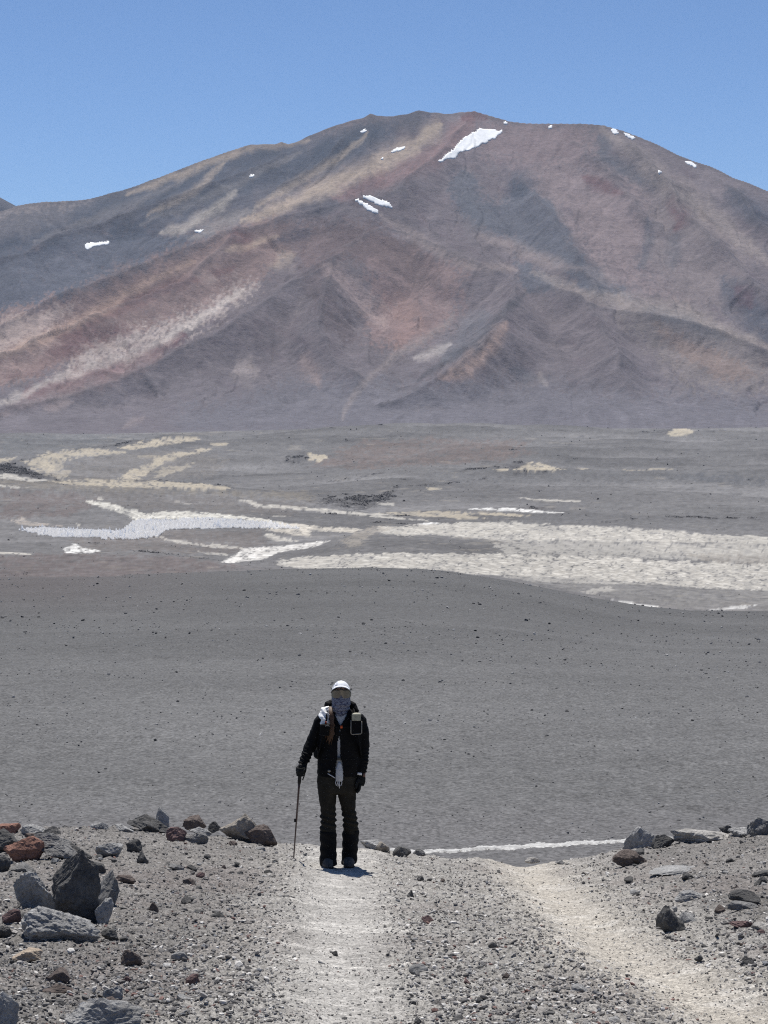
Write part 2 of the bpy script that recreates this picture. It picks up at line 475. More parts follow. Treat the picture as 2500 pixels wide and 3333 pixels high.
MP = [
 # wide areas first: outline, edge softness
 (WA((-100, 560), (100, 470), (500, 410), (700, 350), (600, 440), (350, 540), (200, 590), (-100, 660)), -12, (.150, .130, .120), .7),
 (WA((-100, 720), (200, 640), (370, 605), (560, 610), (700, 600), (920, 610), (830, 655), (700, 690), (560, 735), (400, 810), (250, 890), (100, 940), (-100, 990)), -12, (.078, .078, .087), .85),
 (WA((-100, 980), (200, 900), (400, 850), (600, 770), (800, 670), (1000, 590), (1100, 550), (1250, 560), (1350, 600), (1250, 700), (1150, 790), (1000, 880), (800, 960), (600, 1040), (400, 1130), (200, 1210), (-100, 1300)), -14, RBR, .75),
 (WA((1250, 600), (1500, 560), (1659, 600), (1800, 700), (1659, 760), (1480, 720), (1300, 760)), -16, (.118, .085, .078), .7),
 (WB((620, 330), (900, 300), (1100, 420), (1130, 520), (1100, 760), (1300, 930), (1000, 810), (850, 650), (780, 520)), -22, PINK, .75),
 (WB((1130, 480), (1400, 520), (1600, 760), (1500, 900), (1300, 920), (1150, 760)), -22, (.150, .122, .112), .6),
 (WB((400, 140), (620, 130), (900, 150), (900, 280), (600, 320), (430, 270)), -22, (.160, .118, .110), .6),
 (WB((270, 380), (330, 330), (420, 380), (430, 470), (520, 470), (580, 370), (640, 420), (720, 470), (780, 560), (800, 640), (860, 720), (960, 800), (1080, 900), (900, 880), (760, 760), (600, 680), (480, 600), (380, 560), (300, 480)), -9, (.086, .084, .090), .8),
 (WB((-60, 620), (200, 700), (350, 770), (330, 900), (300, 980), (200, 1060), (60, 1100), (-60, 1060)), -18, (.158, .112, .100), .75),
 (WB((-300, 560), (0, 590), (200, 720), (260, 850), (150, 880), (0, 760), (-200, 660)), -16, (.105, .080, .075), .7),
 (WA((280, 1200), (350, 1110), (450, 1060), (540, 1040), (640, 1040), (700, 1010), (780, 980), (850, 960), (900, 930), (1000, 860), (1090, 840), (950, 945), (850, 1005), (750, 1055), (620, 1115), (500, 1155), (380, 1195), (240, 1245)), -22, (.27, .222, .190), .75),
 (WA((-60, 1010), (150, 950), (320, 925), (250, 1010), (100, 1090), (-60, 1130)), -12, (.25, .198, .168), .75),
 (WB((950, 900), (1300, 940), (1700, 1120), (1700, 1300), (1300, 1260), (1100, 1050)), -26, (.150, .126, .112), .6),
 (WB((1180, 1010), (1320, 1060), (1480, 1140), (1620, 1230), (1450, 1230), (1280, 1140)), -12, (.150, .112, .095), .7),
 (WB((-300, 1240), (300, 1260), (700, 1250), (1100, 1300), (1700, 1330), (1700, 1500), (-900, 1500), (-900, 1380)), -24, (.112, .103, .106), .6),
 (WB((560, 690), (640, 760), (760, 830), (700, 880), (620, 850), (570, 790)), -8, (.084, .082, .088), .75),
 (WA((1280, 770), (1380, 740), (1440, 860), (1500, 960), (1560, 1080), (1480, 1080), (1380, 960), (1320, 880)), -9, BRD, .8),
 (WA((-60, 560), (250, 480), (500, 420), (800, 330), (1100, 225), (1400, 170), (1600, 110), (1700, 200), (1500, 330), (1250, 440), (1000, 560), (700, 600), (350, 600), (-60, 720)), -16, (.084, .079, .084), .75),
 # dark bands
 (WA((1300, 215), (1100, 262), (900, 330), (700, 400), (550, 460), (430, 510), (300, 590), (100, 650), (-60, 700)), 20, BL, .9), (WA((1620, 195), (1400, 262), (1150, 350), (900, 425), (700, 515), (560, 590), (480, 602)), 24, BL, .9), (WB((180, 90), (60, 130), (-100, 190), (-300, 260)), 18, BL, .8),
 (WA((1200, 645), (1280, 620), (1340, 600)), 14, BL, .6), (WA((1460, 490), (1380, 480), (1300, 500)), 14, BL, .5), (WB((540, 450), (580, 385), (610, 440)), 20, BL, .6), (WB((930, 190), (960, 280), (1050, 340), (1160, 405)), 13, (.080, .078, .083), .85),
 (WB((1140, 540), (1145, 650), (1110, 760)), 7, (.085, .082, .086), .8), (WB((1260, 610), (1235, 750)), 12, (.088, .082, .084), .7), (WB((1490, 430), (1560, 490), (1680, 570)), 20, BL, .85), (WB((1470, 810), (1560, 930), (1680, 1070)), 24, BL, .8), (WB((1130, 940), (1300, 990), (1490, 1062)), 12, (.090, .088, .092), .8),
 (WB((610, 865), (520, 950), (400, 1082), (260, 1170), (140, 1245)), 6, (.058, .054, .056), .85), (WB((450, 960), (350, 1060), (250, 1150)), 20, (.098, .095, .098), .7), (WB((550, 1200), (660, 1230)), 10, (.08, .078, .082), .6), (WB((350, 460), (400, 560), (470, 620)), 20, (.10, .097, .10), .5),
 # reds and maroons
 (WA((1659, 330), (1550, 420), (1440, 450)), 14, (.15, .092, .084), .7), (WB((380, 95), (330, 170), (200, 280), (60, 350), (-20, 395)), 16, (.158, .100, .090), .8), (WB((340, 112), (400, 96), (450, 108)), 9, MR, .85), (WA((1020, 600), (1060, 670)), 16, MR, .7), (WA((1010, 755), (700, 862), (450, 962), (250, 1062), (-40, 1180)), 9, (.118, .070, .064), .75), (WA((560, 1030), (400, 1062), (200, 1132), (100, 1190), (-60, 1240)), 15, (.112, .068, .066), .8), (WA((790, 1060), (640, 1132), (480, 1192), (300, 1245), (100, 1310)), 15, (.100, .056, .056), .85),
 (WB((860, 370), (920, 400), (1040, 445)), 8, MR, .9), (WB((1245, 440), (1285, 540), (1265, 600)), 13, MR, .75), (WB((1530, 850), (1580, 930)), 16, MR, .5), (WA((1300, 1130), (1340, 1200), (1370, 1270)), 13, (.20, .15, .13), .6), (WB((0, 880), (120, 1000), (60, 1090)), 20, (.195, .128, .108), .6),
 # tan scree
 (WA((1300, 260), (1050, 380), (850, 470), (600, 570)), 6, (.20, .172, .15), .5), (WA((800, 380), (600, 470), (380, 560), (150, 640)), 6, (.18, .155, .138), .45), (WB((100, 200), (-100, 330), (-350, 440), (-550, 520)), 13, (.20, .16, .137), .5), (WA((700, 1130), (450, 1230), (200, 1310), (0, 1380)), 16, (.18, .135, .12), .5), (WA((250, 1080), (100, 1160), (-60, 1230)), 18, (.25, .195, .165), .55),
 (WA((1590, 175), (1500, 255), (1430, 305), (1200, 435), (1090, 505)), 5, TN, .75), (WB((235, 138), (130, 232), (0, 300), (-160, 370), (-310, 440), (-440, 500), (-620, 560)), 11, TN, .85), (WB((235, 138), (160, 200)), 14, (.24, .19, .145), .6), (WA((1340, 213), (1130, 230), (1040, 245), (930, 292), (700, 382), (540, 442)), 7, TN, .8), (WA((965, 308), (900, 372), (830, 432), (700, 492), (635, 527)), 5, TN, .7), (WA((1025, 430), (960, 490), (890, 530), (780, 592), (690, 606)), 7, (.31, .265, .215), .8), (WA((1110, 500), (950, 570), (820, 630)), 9, (.21, .18, .155), .6),
 (WA((1195, 622), (1080, 660), (975, 692)), 5, (.28, .21, .155), .85), (WA((1270, 705), (1180, 752)), 13, (.24, .19, .15), .75), (WA((850, 790), (930, 812)), 8, (.25, .20, .17), .6), (WA((840, 735), (600, 842), (400, 952), (200, 1062), (-40, 1160)), 8, (.275, .195, .148), .8), (WA((1060, 845), (900, 950), (780, 1030), (650, 1102), (500, 1152), (330, 1212), (150, 1282), (-60, 1365)), 7, (.36, .315, .268), .62), (WA((1395, 745), (1480, 812), (1560, 900), (1670, 1010)), 15, (.215, .162, .142), .8),
 (WA((1010, 1215), (1110, 1195)), 16, (.21, .175, .155), .6), (WA((190, 1365), (310, 1335)), 7, (.21, .165, .145), .6), (WA((540, 1450), (620, 1400)), 6, (.18, .145, .13), .6), (WB((945, 155), (1100, 280), (1200, 380), (1350, 482), (1500, 602), (1700, 760)), 16, (.185, .152, .132), .8), (WB((-20, 530), (200, 662), (350, 746), (570, 766)), 7, (.195, .155, .135), .75), (WB((390, 622), (560, 672), (700, 722), (840, 764)), 10, (.18, .145, .13), .7), (WB((650, 778), (850, 862), (960, 892), (1100, 910), (1300, 952), (1500, 1042), (1700, 1125)), 11, (.19, .158, .137), .75),
 (WB((305, 950), (290, 990), (150, 1092), (60, 1122), (-60, 1230), (-150, 1330), (-180, 1420)), 5, (.21, .172, .15), .5), (WB((285, 1088), (200, 1130), (140, 1156)), 7, (.31, .27, .235), .75), (WB((525, 1000), (480, 1082), (370, 1190), (240, 1235)), 13, (.235, .165, .132), .8), (WB((680, 1215), (705, 1280)), 4, (.20, .17, .15), .6), (WB((860, 760), (1000, 820)), 12, (.19, .155, .14), .5),
]
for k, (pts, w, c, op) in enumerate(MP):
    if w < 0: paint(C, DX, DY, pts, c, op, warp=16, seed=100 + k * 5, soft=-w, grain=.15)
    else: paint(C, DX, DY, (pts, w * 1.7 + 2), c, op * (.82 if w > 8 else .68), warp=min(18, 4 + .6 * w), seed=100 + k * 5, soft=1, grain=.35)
gr = (len(ys), len(ws)); Xg, Yg, Zg = (Vm[:, k].reshape(gr) for k in range(3))
st1, zs = streaks(Zg, Xg, Yg, 201, 30, 2.2); st2, _ = streaks(Zg, Xg, Yg, 203, 34, .9)
lap = np.zeros(gr)
z8 = zs.copy()
for _ in range(40): z8[1:-1, 1:-1] = .2 * (z8[1:-1, 1:-1] + z8[:-2, 1:-1] + z8[2:, 1:-1] + z8[1:-1, :-2] + z8[1:-1, 2:])
lap = np.clip((Zg - z8) / 9.0, -1, 1).ravel()
patch = (.5 + .5 * fbm(DX / 70, DY / 60, 3, 79))
s1 = np.clip(st1.ravel(), -2.4, 2.4); s2 = np.clip(st2.ravel(), -2.4, 2.4)
mean = np.array([.122, .104, .102])
C = np.clip(mean + 1.36 * (C - mean), .03, .6)
edge = sstep(940, 880, DY)
C *= (1 + edge * ((.02 + .08 * patch) * s1 + .03 * s2))[:, None]
crag = sstep(.25, .9, lap + .35 * s2)[:, None]
C = C * (1 - .35 * crag) + np.array([.062, .056, .058]) * .35 * crag
deb = (sstep(.3, 1.0, -lap) * sstep(.2, 1.4, s1))[:, None]
C = C * (1 - .3 * deb) + np.array([.20, .165, .145]) * .3 * deb
st3, _ = streaks(Zg, Xg, Yg, 207, 80, 2.8); s3 = st3.ravel()
C *= (1 + edge * (.26 * sstep(.9, 2.2, s3) - .20 * sstep(.8, 2.0, -s3)))[:, None]
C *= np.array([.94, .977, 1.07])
C *= (1.25 + .06 * fbm(DX / 5, DY / 4, 4, 77) + .05 * fbm(DX / 1.6, DY / 1.6, 2, 76))[:, None]
C = np.clip(C, .02, .8)
Fm = grid_faces(len(ys), len(ws))
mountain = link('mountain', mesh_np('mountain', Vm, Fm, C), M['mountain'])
tag(mountain, 'broad mauve and grey volcanic mountain with red spurs rising behind the valley', 'mountain', kind='structure')
mtn_px, mtn_py = DX, DY

# far mountain at the left edge ---------------------------------------
gx = np.linspace(-9000, -1800, 90); gy = np.linspace(15500, 20000, 60)
X, Y = np.meshgrid(gx, gy)
pxx = 1250 + FPX * X / 17500
top = 17500 * tpy(np.interp(pxx, [-2500, -1400, -900, -500, -200, 0, 70, 200, 500], [1200, 900, 620, 470, 540, 625, 665, 740, 900]))
Zf = np.where(Y < 17500, -300 + (top + 300) * np.clip((Y - 15500) / 2000, 0, 1) ** 1.2, top - (Y - 17500) * .6) + 25 * fbm(X / 300, Y / 300, 4, 81)
V = np.stack([X, Y, Zf], -1).reshape(-1, 3)
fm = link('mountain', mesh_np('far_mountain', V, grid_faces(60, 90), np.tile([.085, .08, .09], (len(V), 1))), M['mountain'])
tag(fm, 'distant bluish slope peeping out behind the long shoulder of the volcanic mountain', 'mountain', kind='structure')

# valley ----------------------------------------------------------------
def rows_by_pixel(d0, d1, n):
    """distances whose picture rows are evenly spread"""
    d = np.exp(np.linspace(math.log(d0), math.log(d1), 4000)); z = Z(np.full_like(d, 1e-3), d)
    _, p = project(np.stack([np.zeros_like(d), d, z], -1))
    w = np.abs(np.gradient(p)) + 480 / 4000 * .7
    c = np.cumsum(w); c = (c - c[0]) / (c[-1] - c[0])
    return np.interp(np.linspace(0, 1, n), c, d)
ys = rows_by_pixel(400, M0, 300); ys[0], ys[-1] = 400, M0
ws = spread(0.185, 560, 0.95, 40)
X, Y = fan(ys, ws, 0.0)
Vv = np.stack([X, Y, Z(X, Y)], -1).reshape(-1, 3)
px, py = project(Vv); VDX, VDY = px / DK, py / DK
dist = Vv[:, 1]
C = np.tile(np.array(GREY), (len(Vv), 1))
C *= (1 + .10 * fbm(VDX / 160, VDY / 18, 4, 91))[:, None]
C = C * (1 - .6 * sstep(700, 480, dist)[:, None]) + np.array([.118, .108, .106]) * .6 * sstep(700, 480, dist)[:, None]
und = fbm(Vv[:, 0] / 240, dist / 230, 4, 45)
C *= (1 - .22 * sstep(.05, .5, und) + .30 * sstep(-.05, -.5, und))[:, None]
RB = (.125, .100, .092)
VP = [
 (WIN7([(-60, 110), (300, 105), (600, 110), (640, 160), (500, 200), (200, 215), (-100, 235), (-300, 220), (-200, 150)]), (.150, .112, .098), .55, 6, 10),
 (WIN6([(0, 320), (300, 335), (420, 370), (300, 440), (0, 450)]), (.120, .098, .092), .7, 8, 8), (WIN6([(350, 330), (900, 350), (1340, 380), (1250, 440), (900, 420), (600, 415), (420, 380)]), (.128, .115, .106), .6, 6, 8),
 (WIN6([(300, 540), (700, 500), (1120, 500), (1180, 560), (1000, 600), (600, 590), (440, 590)]), (.128, .110, .100), .6, 5, 8), (WIN6([(0, 605), (400, 600), (800, 620), (1030, 655), (700, 700), (0, 720)]), (.118, .098, .094), .75, 4, 8),
 (WIN6([(300, 205), (560, 170), (860, 150), (1000, 200), (900, 270), (600, 290), (280, 285)]), (.155, .142, .130), .6, 6, 6), (WIN6([(0, 280), (300, 290), (650, 320), (1000, 330), (1350, 330), (1350, 375), (900, 345), (400, 330), (0, 312)]), (.19, .168, .138), .55, 4, 6),
 (WIN6([(0, 95), (380, 78), (600, 100), (400, 140), (150, 165), (0, 190)]), (.125, .127, .130), .7, 3, 6),
 (WIN7([(850, 380), (1659, 390), (1659, 430), (800, 425)]), (.142, .139, .138), .7, 3, 5), (WIN7([(200, 240), (800, 235), (1659, 240), (1659, 290), (900, 300), (200, 300)]), (.112, .112, .114), .5, 5, 8), (WIN7([(450, 440), (1659, 430), (1659, 500), (900, 470)]), (.112, .110, .110), .6, 4, 6),
 # pale gravel beds
 (WIN7([(500, 540), (900, 540), (1300, 545), (1800, 560), (1800, 655), (1300, 625), (900, 612), (500, 605)]), (.37, .352, .318), .72, 12, 7),
 (WIN7([(500, 690), (1000, 715), (1400, 745), (1800, 760), (1800, 850), (1300, 840), (1000, 790), (700, 740)]), (.19, .182, .17), .6, 12, 9),
 (WIN7([(-20, 482), (100, 478), (200, 470), (500, 463), (800, 480), (1100, 490), (1400, 515), (1800, 535), (1800, 566), (1400, 552), (1150, 548), (900, 545), (700, 545), (500, 540), (300, 527), (200, 515), (100, 525), (-20, 512)]), PALE, .88, 5, 2.5),
 (WIN7([(1100, 555), (1800, 575), (1800, 612), (1300, 610), (1120, 590)]), PALE, .4, 10, 4), (WIN7([(1300, 600), (1800, 600), (1800, 650), (1400, 640)]), (.22, .20, .175), .6, 8, 4),
 (WIN7([(-20, 600), (150, 598), (500, 603), (1000, 615), (1400, 640), (1800, 650), (1800, 765), (1400, 750), (1100, 725), (800, 705), (600, 695), (400, 690), (250, 672), (-20, 665), (-350, 665), (-480, 648), (-450, 628), (-300, 612), (-150, 600)]), PALE, .88, 5, 2.5),
 (WIN7([(600, 690), (900, 712), (1150, 735), (900, 730), (640, 720), (500, 700)]), PALE, .45, 6, 2), (WIN7([(860, 765), (960, 740), (1000, 760), (900, 775)]), PALE, .4, 6, 3), (WIN7([(985, 798), (1100, 815), (1190, 832), (1150, 838), (1050, 822)]), WHITE, .9, 2, 1.5), (WIN7([(1400, 845), (1520, 828), (1610, 820), (1590, 834), (1480, 846)]), WHITE, .6, 5, 2),
 (WIN7([(365, 408), (450, 401), (600, 406), (780, 424), (700, 426), (550, 417)]), WHITE, .95, 2, 1.2), (WIN7([(-20, 425), (150, 414), (300, 420), (450, 450), (380, 453), (250, 442), (100, 436)]), BEIGE, .7, 5, 2), (WIN7([(280, 418), (450, 424), (630, 434), (600, 440), (400, 432)]), BEIGE, .75, 4, 2), (WIN7([(-40, 428), (150, 452), (220, 462), (100, 455), (-60, 440)]), PALE, .8, 4, 1.5), (WIN7([(150, 472), (210, 465), (250, 471), (180, 477)]), WHITE, .9, 3, 1),
 (WIN7([(580, 360), (700, 365), (850, 371), (845, 378), (680, 373)]), PALE, .75, 3, 1), (WIN7([(590, 225), (615, 203), (650, 207), (710, 218), (775, 234), (740, 241), (640, 241), (560, 238)]), BEIGE, .95, 4, 2), (WIN7([(470, 234), (540, 234), (520, 243)]), BEIGE, .8, 3, 1.5), (WIN7([(830, 232), (880, 234), (860, 239)]), BEIGE, .8, 3, 1), (WIN7([(1010, 238), (1220, 232), (1240, 238), (1050, 243)]), BEIGE, .5, 5, 1.5), (WIN7([(180, 314), (240, 314), (255, 321), (200, 326)]), BEIGE, .75, 3, 1.5), (WIN7([(1225, 82), (1265, 55), (1310, 58), (1345, 72), (1300, 88), (1240, 91)]), (.45, .40, .31), .95, 3, 2),
 (WIN6([(510, 143), (600, 116), (700, 100), (790, 94), (850, 99), (865, 108), (750, 125), (650, 140), (560, 152)]), BEIGE, .95, 4, 2.5), (WIN6([(105, 208), (180, 175), (280, 155), (400, 148), (520, 153), (540, 167), (350, 180), (300, 195), (220, 215), (235, 250), (180, 248), (130, 232)]), BEIGE, .8, 8, 4), (WIN6([(180, 215), (260, 210), (300, 250), (280, 280), (220, 275)]), BEIGE, .45, 8, 4),
 (WIN6([(515, 277), (560, 240), (640, 210), (740, 168), (850, 150), (915, 149), (860, 166), (760, 186), (700, 210), (640, 250), (600, 280)]), BEIGE, .85, 6, 2.5), (WIN6([(640, 280), (690, 240), (830, 210), (800, 240), (700, 268)]), BEIGE, .5, 8, 3), (WIN6([(590, 180), (730, 172), (700, 190), (600, 188)]), BEIGE, .5, 5, 2), (WIN6([(905, 125), (990, 121), (980, 133), (920, 134)]), BEIGE, .8, 3, 1.5), (WIN6([(220, 288), (400, 280), (700, 285), (900, 300), (1010, 316), (950, 325), (700, 312), (500, 312), (300, 302)]), BEIGE, .8, 5, 2),
 (WIN6([(0, 256), (100, 265), (200, 285), (140, 290), (0, 276)]), PALE, .85, 4, 2), (WIN6([(-20, 302), (130, 314), (100, 319), (-20, 309)]), PALE, .8, 3, 1.5), (WIN6([(-20, 190), (70, 180), (40, 205), (-20, 207)]), BEIGE, .8, 4, 2), (WIN6([(1325, 163), (1400, 178), (1412, 190), (1370, 206), (1340, 195)]), BEIGE, .9, 4, 2),
 (WIN6([(360, 370), (430, 374), (520, 398), (625, 426), (760, 415), (900, 423), (1050, 438), (1200, 460), (1330, 485), (1300, 493), (1200, 480), (1050, 452), (900, 450), (750, 450), (590, 455), (540, 430), (450, 405)]), (.60, .58, .52), .92, 4, 2), (WIN6([(420, 360), (450, 362), (440, 371), (420, 369)]), PALE, .9, 2, 1),
 (WIN6([(1120, 488), (1180, 468), (1300, 473), (1560, 496), (1530, 511), (1350, 500), (1350, 527), (1250, 517)]), (.55, .51, .44), .85, 5, 2), (WIN6([(1138, 523), (1158, 511), (1295, 546), (1200, 548)]), PALE, .9, 3, 1.5), (WIN6([(1170, 572), (1430, 543), (1360, 572), (1200, 595), (1150, 622), (1000, 641), (945, 636), (1030, 600), (1055, 575)]), (.66, .64, .60), .95, 3, 1.5),
 (WIN6([(660, 525), (800, 548), (1000, 568), (1060, 580), (950, 577), (760, 554)]), PALE, .75, 4, 1.5), (WIN6([(850, 590), (960, 600), (1010, 610), (900, 605)]), PALE, .5, 4, 1.5), (WIN6([(272, 579), (320, 557), (350, 570), (435, 590), (380, 598), (290, 598)]), WHITE, .9, 3, 1.5), (WIN6([(-20, 593), (140, 599), (130, 605), (-20, 601)]), PALE, .9, 2, 1.2), (WIN6([(45, 456), (90, 446), (140, 461), (260, 482), (160, 481), (80, 476)]), (.40, .35, .30), .65, 5, 2.5), (WIN6([(330, 470), (355, 480), (345, 487)]), PALE, .8, 2, 1),
 (WIN6([(1010, 360), (1090, 374), (1120, 389), (1400, 407), (1550, 424), (1700, 427), (1700, 438), (1500, 430), (1250, 407), (1110, 400), (1060, 377)]), PALE, .9, 3, 1.5), (WIN6([(1130, 431), (1260, 438), (1210, 442)]), PALE, .6, 3, 1.5), (WIN6([(1620, 378), (1700, 382), (1700, 392), (1640, 388)]), PALE, .7, 3, 1.5), (WIN6([(1545, 368), (1570, 370), (1560, 376)]), PALE, .8, 2, 1), (WIN6([(1480, 545), (1560, 500), (1640, 480), (1700, 490), (1600, 520), (1560, 560), (1500, 580)]), (.30, .27, .23), .6, 6, 4),
 (WIN6([(750, 375), (850, 384), (800, 388)]), PALE, .4, 3, 1),
 # dark rocky ground
 (WIN6([(-20, 208), (60, 208), (130, 240), (255, 278), (150, 276), (-20, 242)]), DARK, .85, 5, 3), (WIN6([(1345, 379), (1420, 360), (1600, 350), (1700, 330), (1700, 362), (1620, 392), (1560, 416), (1450, 397)]), DARK, .8, 6, 3), (WIN6([(1200, 210), (1260, 172), (1330, 165), (1345, 190), (1280, 215)]), DARK, .65, 8, 3),
 (WIN7([(-20, 435), (80, 428), (120, 438), (40, 444)]), DARK, .7, 5, 2), (WIN7([(320, 237), (480, 222), (600, 200), (625, 205), (580, 232), (480, 230), (340, 243)]), DARK, .65, 6, 2), (WIN7([(1090, 72), (1230, 62), (1240, 78), (1120, 80)]), DARK, .55, 6, 3), (WIN7([(580, 402), (640, 394), (740, 404), (700, 414), (620, 408)]), (.085, .078, .075), .8, 3, 1.5),
 (WIN7([(1180, 265), (1330, 255), (1659, 270), (1659, 310), (1500, 300), (1350, 285)]), (.075, .078, .086), .5, 10, 4), (WIN7([(830, 285), (880, 280), (900, 292), (850, 295)]), DARK, .5, 5, 2),
]
for k, (poly, c, op, wp, sf) in enumerate(VP):
    paint(C, VDX, VDY, poly, c, op, warp=wp * 1.7, soft=sf * 3.2, seed=300 + k * 5, ky=3.0, grain=.55, wsc=16)
for k, pts in enumerate([WIN6([(100, 198), (220, 165), (350, 150), (510, 130), (620, 108), (740, 92)]), WIN6([(240, 285), (420, 292), (650, 284), (800, 292), (1000, 308)]), WIN7([(0, 318), (250, 300), (480, 270), (700, 242)]), WIN6([(1400, 290), (1540, 275), (1659, 250)]), WIN6([(560, 585), (800, 610), (960, 630)]), WIN7([(1659, 450), (1200, 440), (900, 470)])]):
    paint(C, VDX, VDY, (pts, 5.0), DARK, .75, warp=5, seed=500 + k, ky=2.2, grain=1.1, wsc=14)
thin = sstep(.34, .62, fbm(VDX / 46, VDY / 3.2, 4, 99)) * sstep(-.1, .35, fbm(VDX / 200, VDY / 50, 2, 101))
C = C * (1 - .28 * thin[:, None]) + np.array([.30, .27, .225]) * .28 * thin[:, None]
drk = sstep(.30, .6, fbm(VDX / 30, VDY / 3.0, 5, 103))[:, None]
C = C * (1 - .4 * drk * (C[:, :1] < .2)) + np.array(DARK) * .4 * drk * (C[:, :1] < .2)
C *= (1 + .20 * fbm(VDX / 9, VDY / 3, 4, 97))[:, None]

def ripple_extra(nt, c):
    """pale beds are broken into ripples with dark gravel in the gaps"""
    v = coords(nt, (1.0, .55, .0))
    w = N(nt, 'ShaderNodeTexNoise', in_Scale=.12, in_Detail=3)
    nt.links.new(v, w.inputs['Vector'])
    add = N(nt, 'ShaderNodeVectorMath', operation='MULTIPLY_ADD')
    nt.links.new(w.outputs['Color'], add.inputs[0]); add.inputs[1].default_value = (3, 3, 0); nt.links.new(v, add.inputs[2])
    vo = N(nt, 'ShaderNodeTexVoronoi', feature='DISTANCE_TO_EDGE', in_Scale=.17)
    nt.links.new(add.outputs[0], vo.inputs['Vector'])
    gap = ramp(nt, vo.outputs['Distance'], [(0.0, (.60, .59, .58)), (.2, (1, 1, 1))])
    lum = N(nt, 'ShaderNodeRGBToBW'); nt.links.new(c, lum.inputs[0])
    m = ramp(nt, lum.outputs[0], [(.26, 0.0), (.40, .75)])
    return mix(nt, c, mix(nt, c, gap, 1.0, 'MULTIPLY'), m)
M['valley'] = terrain_mat('valley_gravel', [(0.012, 6, .88, 1.12, (1, .5, 1)), (0.22, 6, .80, 1.2, (1, .45, 1))],
                          [(0.25, 5, .5, 1.2, (1, .6, 1))], extra=ripple_extra)
Fv = grid_faces(len(ys), len(ws))
valley = link('valley', mesh_np('valley', Vv, Fv, np.clip(C, .02, .85)), M['valley'])
tag(valley, 'wide grey valley floor with pale gravel beds at the foot of the mountain', 'valley', kind='structure')

# dark gravel plain ------------------------------------------------------
ys = np.concatenate([np.linspace(32, 66, 20)[:-1], rows_by_pixel(66, 400, 250)]); ys[-1] = 400
ws = spread(0.19, 300, 0.95, 30)
X, Y = fan(ys, ws, 0.0)
Vp = np.stack([X, Y, Z(X, Y)], -1).reshape(-1, 3)
px, py = project(Vp)
C = np.tile(np.array([.121, .120, .119]), (len(Vp), 1))
C *= (1 + .16 * fbm(Vp[:, 0] / 45, Vp[:, 1] / 12, 4, 71) + .05 * fbm(px / 400, py / 40, 3, 72))[:, None]
lft = sstep(900, 100, px) * sstep(2050, 1880, py)
C = C * (1 - .5 * lft[:, None]) + np.array([.118, .100, .098]) * .5 * lft[:, None]
C *= (1 - .17 * sstep(2250, 1950, py))[:, None]
near_sand = sstep(2560, 2700, py)[:, None]
C = C * (1 - .4 * near_sand) + np.array([.135, .13, .132]) * .4 * near_sand
plain = link('gravel_plain', mesh_np('gravel_plain', Vp, grid_faces(len(ys), len(ws)), C), M['plain'])
tag(plain, 'smooth dark grey gravel plain below the track and behind the walker', 'plain', kind='structure')

# near slope with the track ------------------------------------------------
ys = np.concatenate([np.linspace(-7, 8.6, 40)[:-1], 1 / np.linspace(1 / 8.6, 1 / 23.0, 470), np.linspace(23.1, 32, 30)])
ws = spread(0.17, 290, 1.1, 30)
X, Y = fan(ys, ws, -8.0)
Vn = np.stack([X, Y, Z(X, Y)], -1).reshape(-1, 3)
x, y = Vn[:, 0], Vn[:, 1]
l, r = rut_x(y)
wob = .12 * fbm(x * 1.3, y * .8, 3, 55)
rutL = np.exp(-((x - l + wob) / .40) ** 2); rutR = np.exp(-((x - r + wob) / .40) ** 2)
C = np.tile(np.array([.195, .184, .172]), (len(Vn), 1))
C *= (1 + .22 * fbm(x * .9, y * .9, 4, 56))[:, None]
def blend(C, col, a): a = a[:, None]; return C * (1 - a) + np.array(col) * a
track = sstep(-1.5, -.7, x) * (1 - sstep(2.1, 2.8, x))
C = blend(C, (.33, .315, .29), .6 * track)
C = blend(C, (.41, .392, .362), .85 * rutL)
C = blend(C, (.45, .412, .352), .85 * rutR)
dust = sstep(.12, .45, fbm(x * 2.6, y * 4.2, 5, 57, .6)) * track
C = blend(C, (.58, .555, .51), .5 * dust * np.clip(.35 + rutL + .5 * rutR, 0, 1))
redp = sstep(.1, .5, fbm(x * .8, y * .8, 3, 58)) * (1 - rutL) * (1 - rutR)
C = blend(C, (.20, .172, .16), .35 * redp)
M['slope'] = terrain_mat('slope_gravel', [(9.0, 5, .75, 1.25, (1, 1, 1)), (38.0, 6, .52, 1.5, (1, .8, 1)), (95.0, 3, .68, 1.35, (1, .8, 1))],
                         [(30.0, 5, .8, .03, (1, 1, 1)), (95.0, 2, .7, .012, (1, 1, 1))])
Fn = grid_faces(len(ys), len(ws))
fc = Vn[Fn].mean(1); fl, fr = rut_x(fc[:, 1])
fw = .12 * fbm(fc[:, 0] * 1.3, fc[:, 1] * .8, 3, 55)
in_rut = ((np.abs(fc[:, 0] - fl + fw) < .34) | (np.abs(fc[:, 0] - fr + fw) < .31)) & (fc[:, 1] > -6) & (fc[:, 1] < 30)
def sub_mesh(name, V, F, Cc):
    used, inv = np.unique(F, return_inverse=True)
    return mesh_np(name, V[used], inv.reshape(F.shape), Cc[used])
ground = link('ground', sub_mesh('ground', Vn, Fn[~in_rut], C), M['slope'])
tag(ground, 'stony grey gravel slope with loose rocks on either side of the track', 'ground', kind='structure')
path = link('path', sub_mesh('path', Vn, Fn[in_rut], C), M['slope'])
tag(path, 'pair of pale dusty wheel ruts running down the gravel slope', 'track', kind='structure')

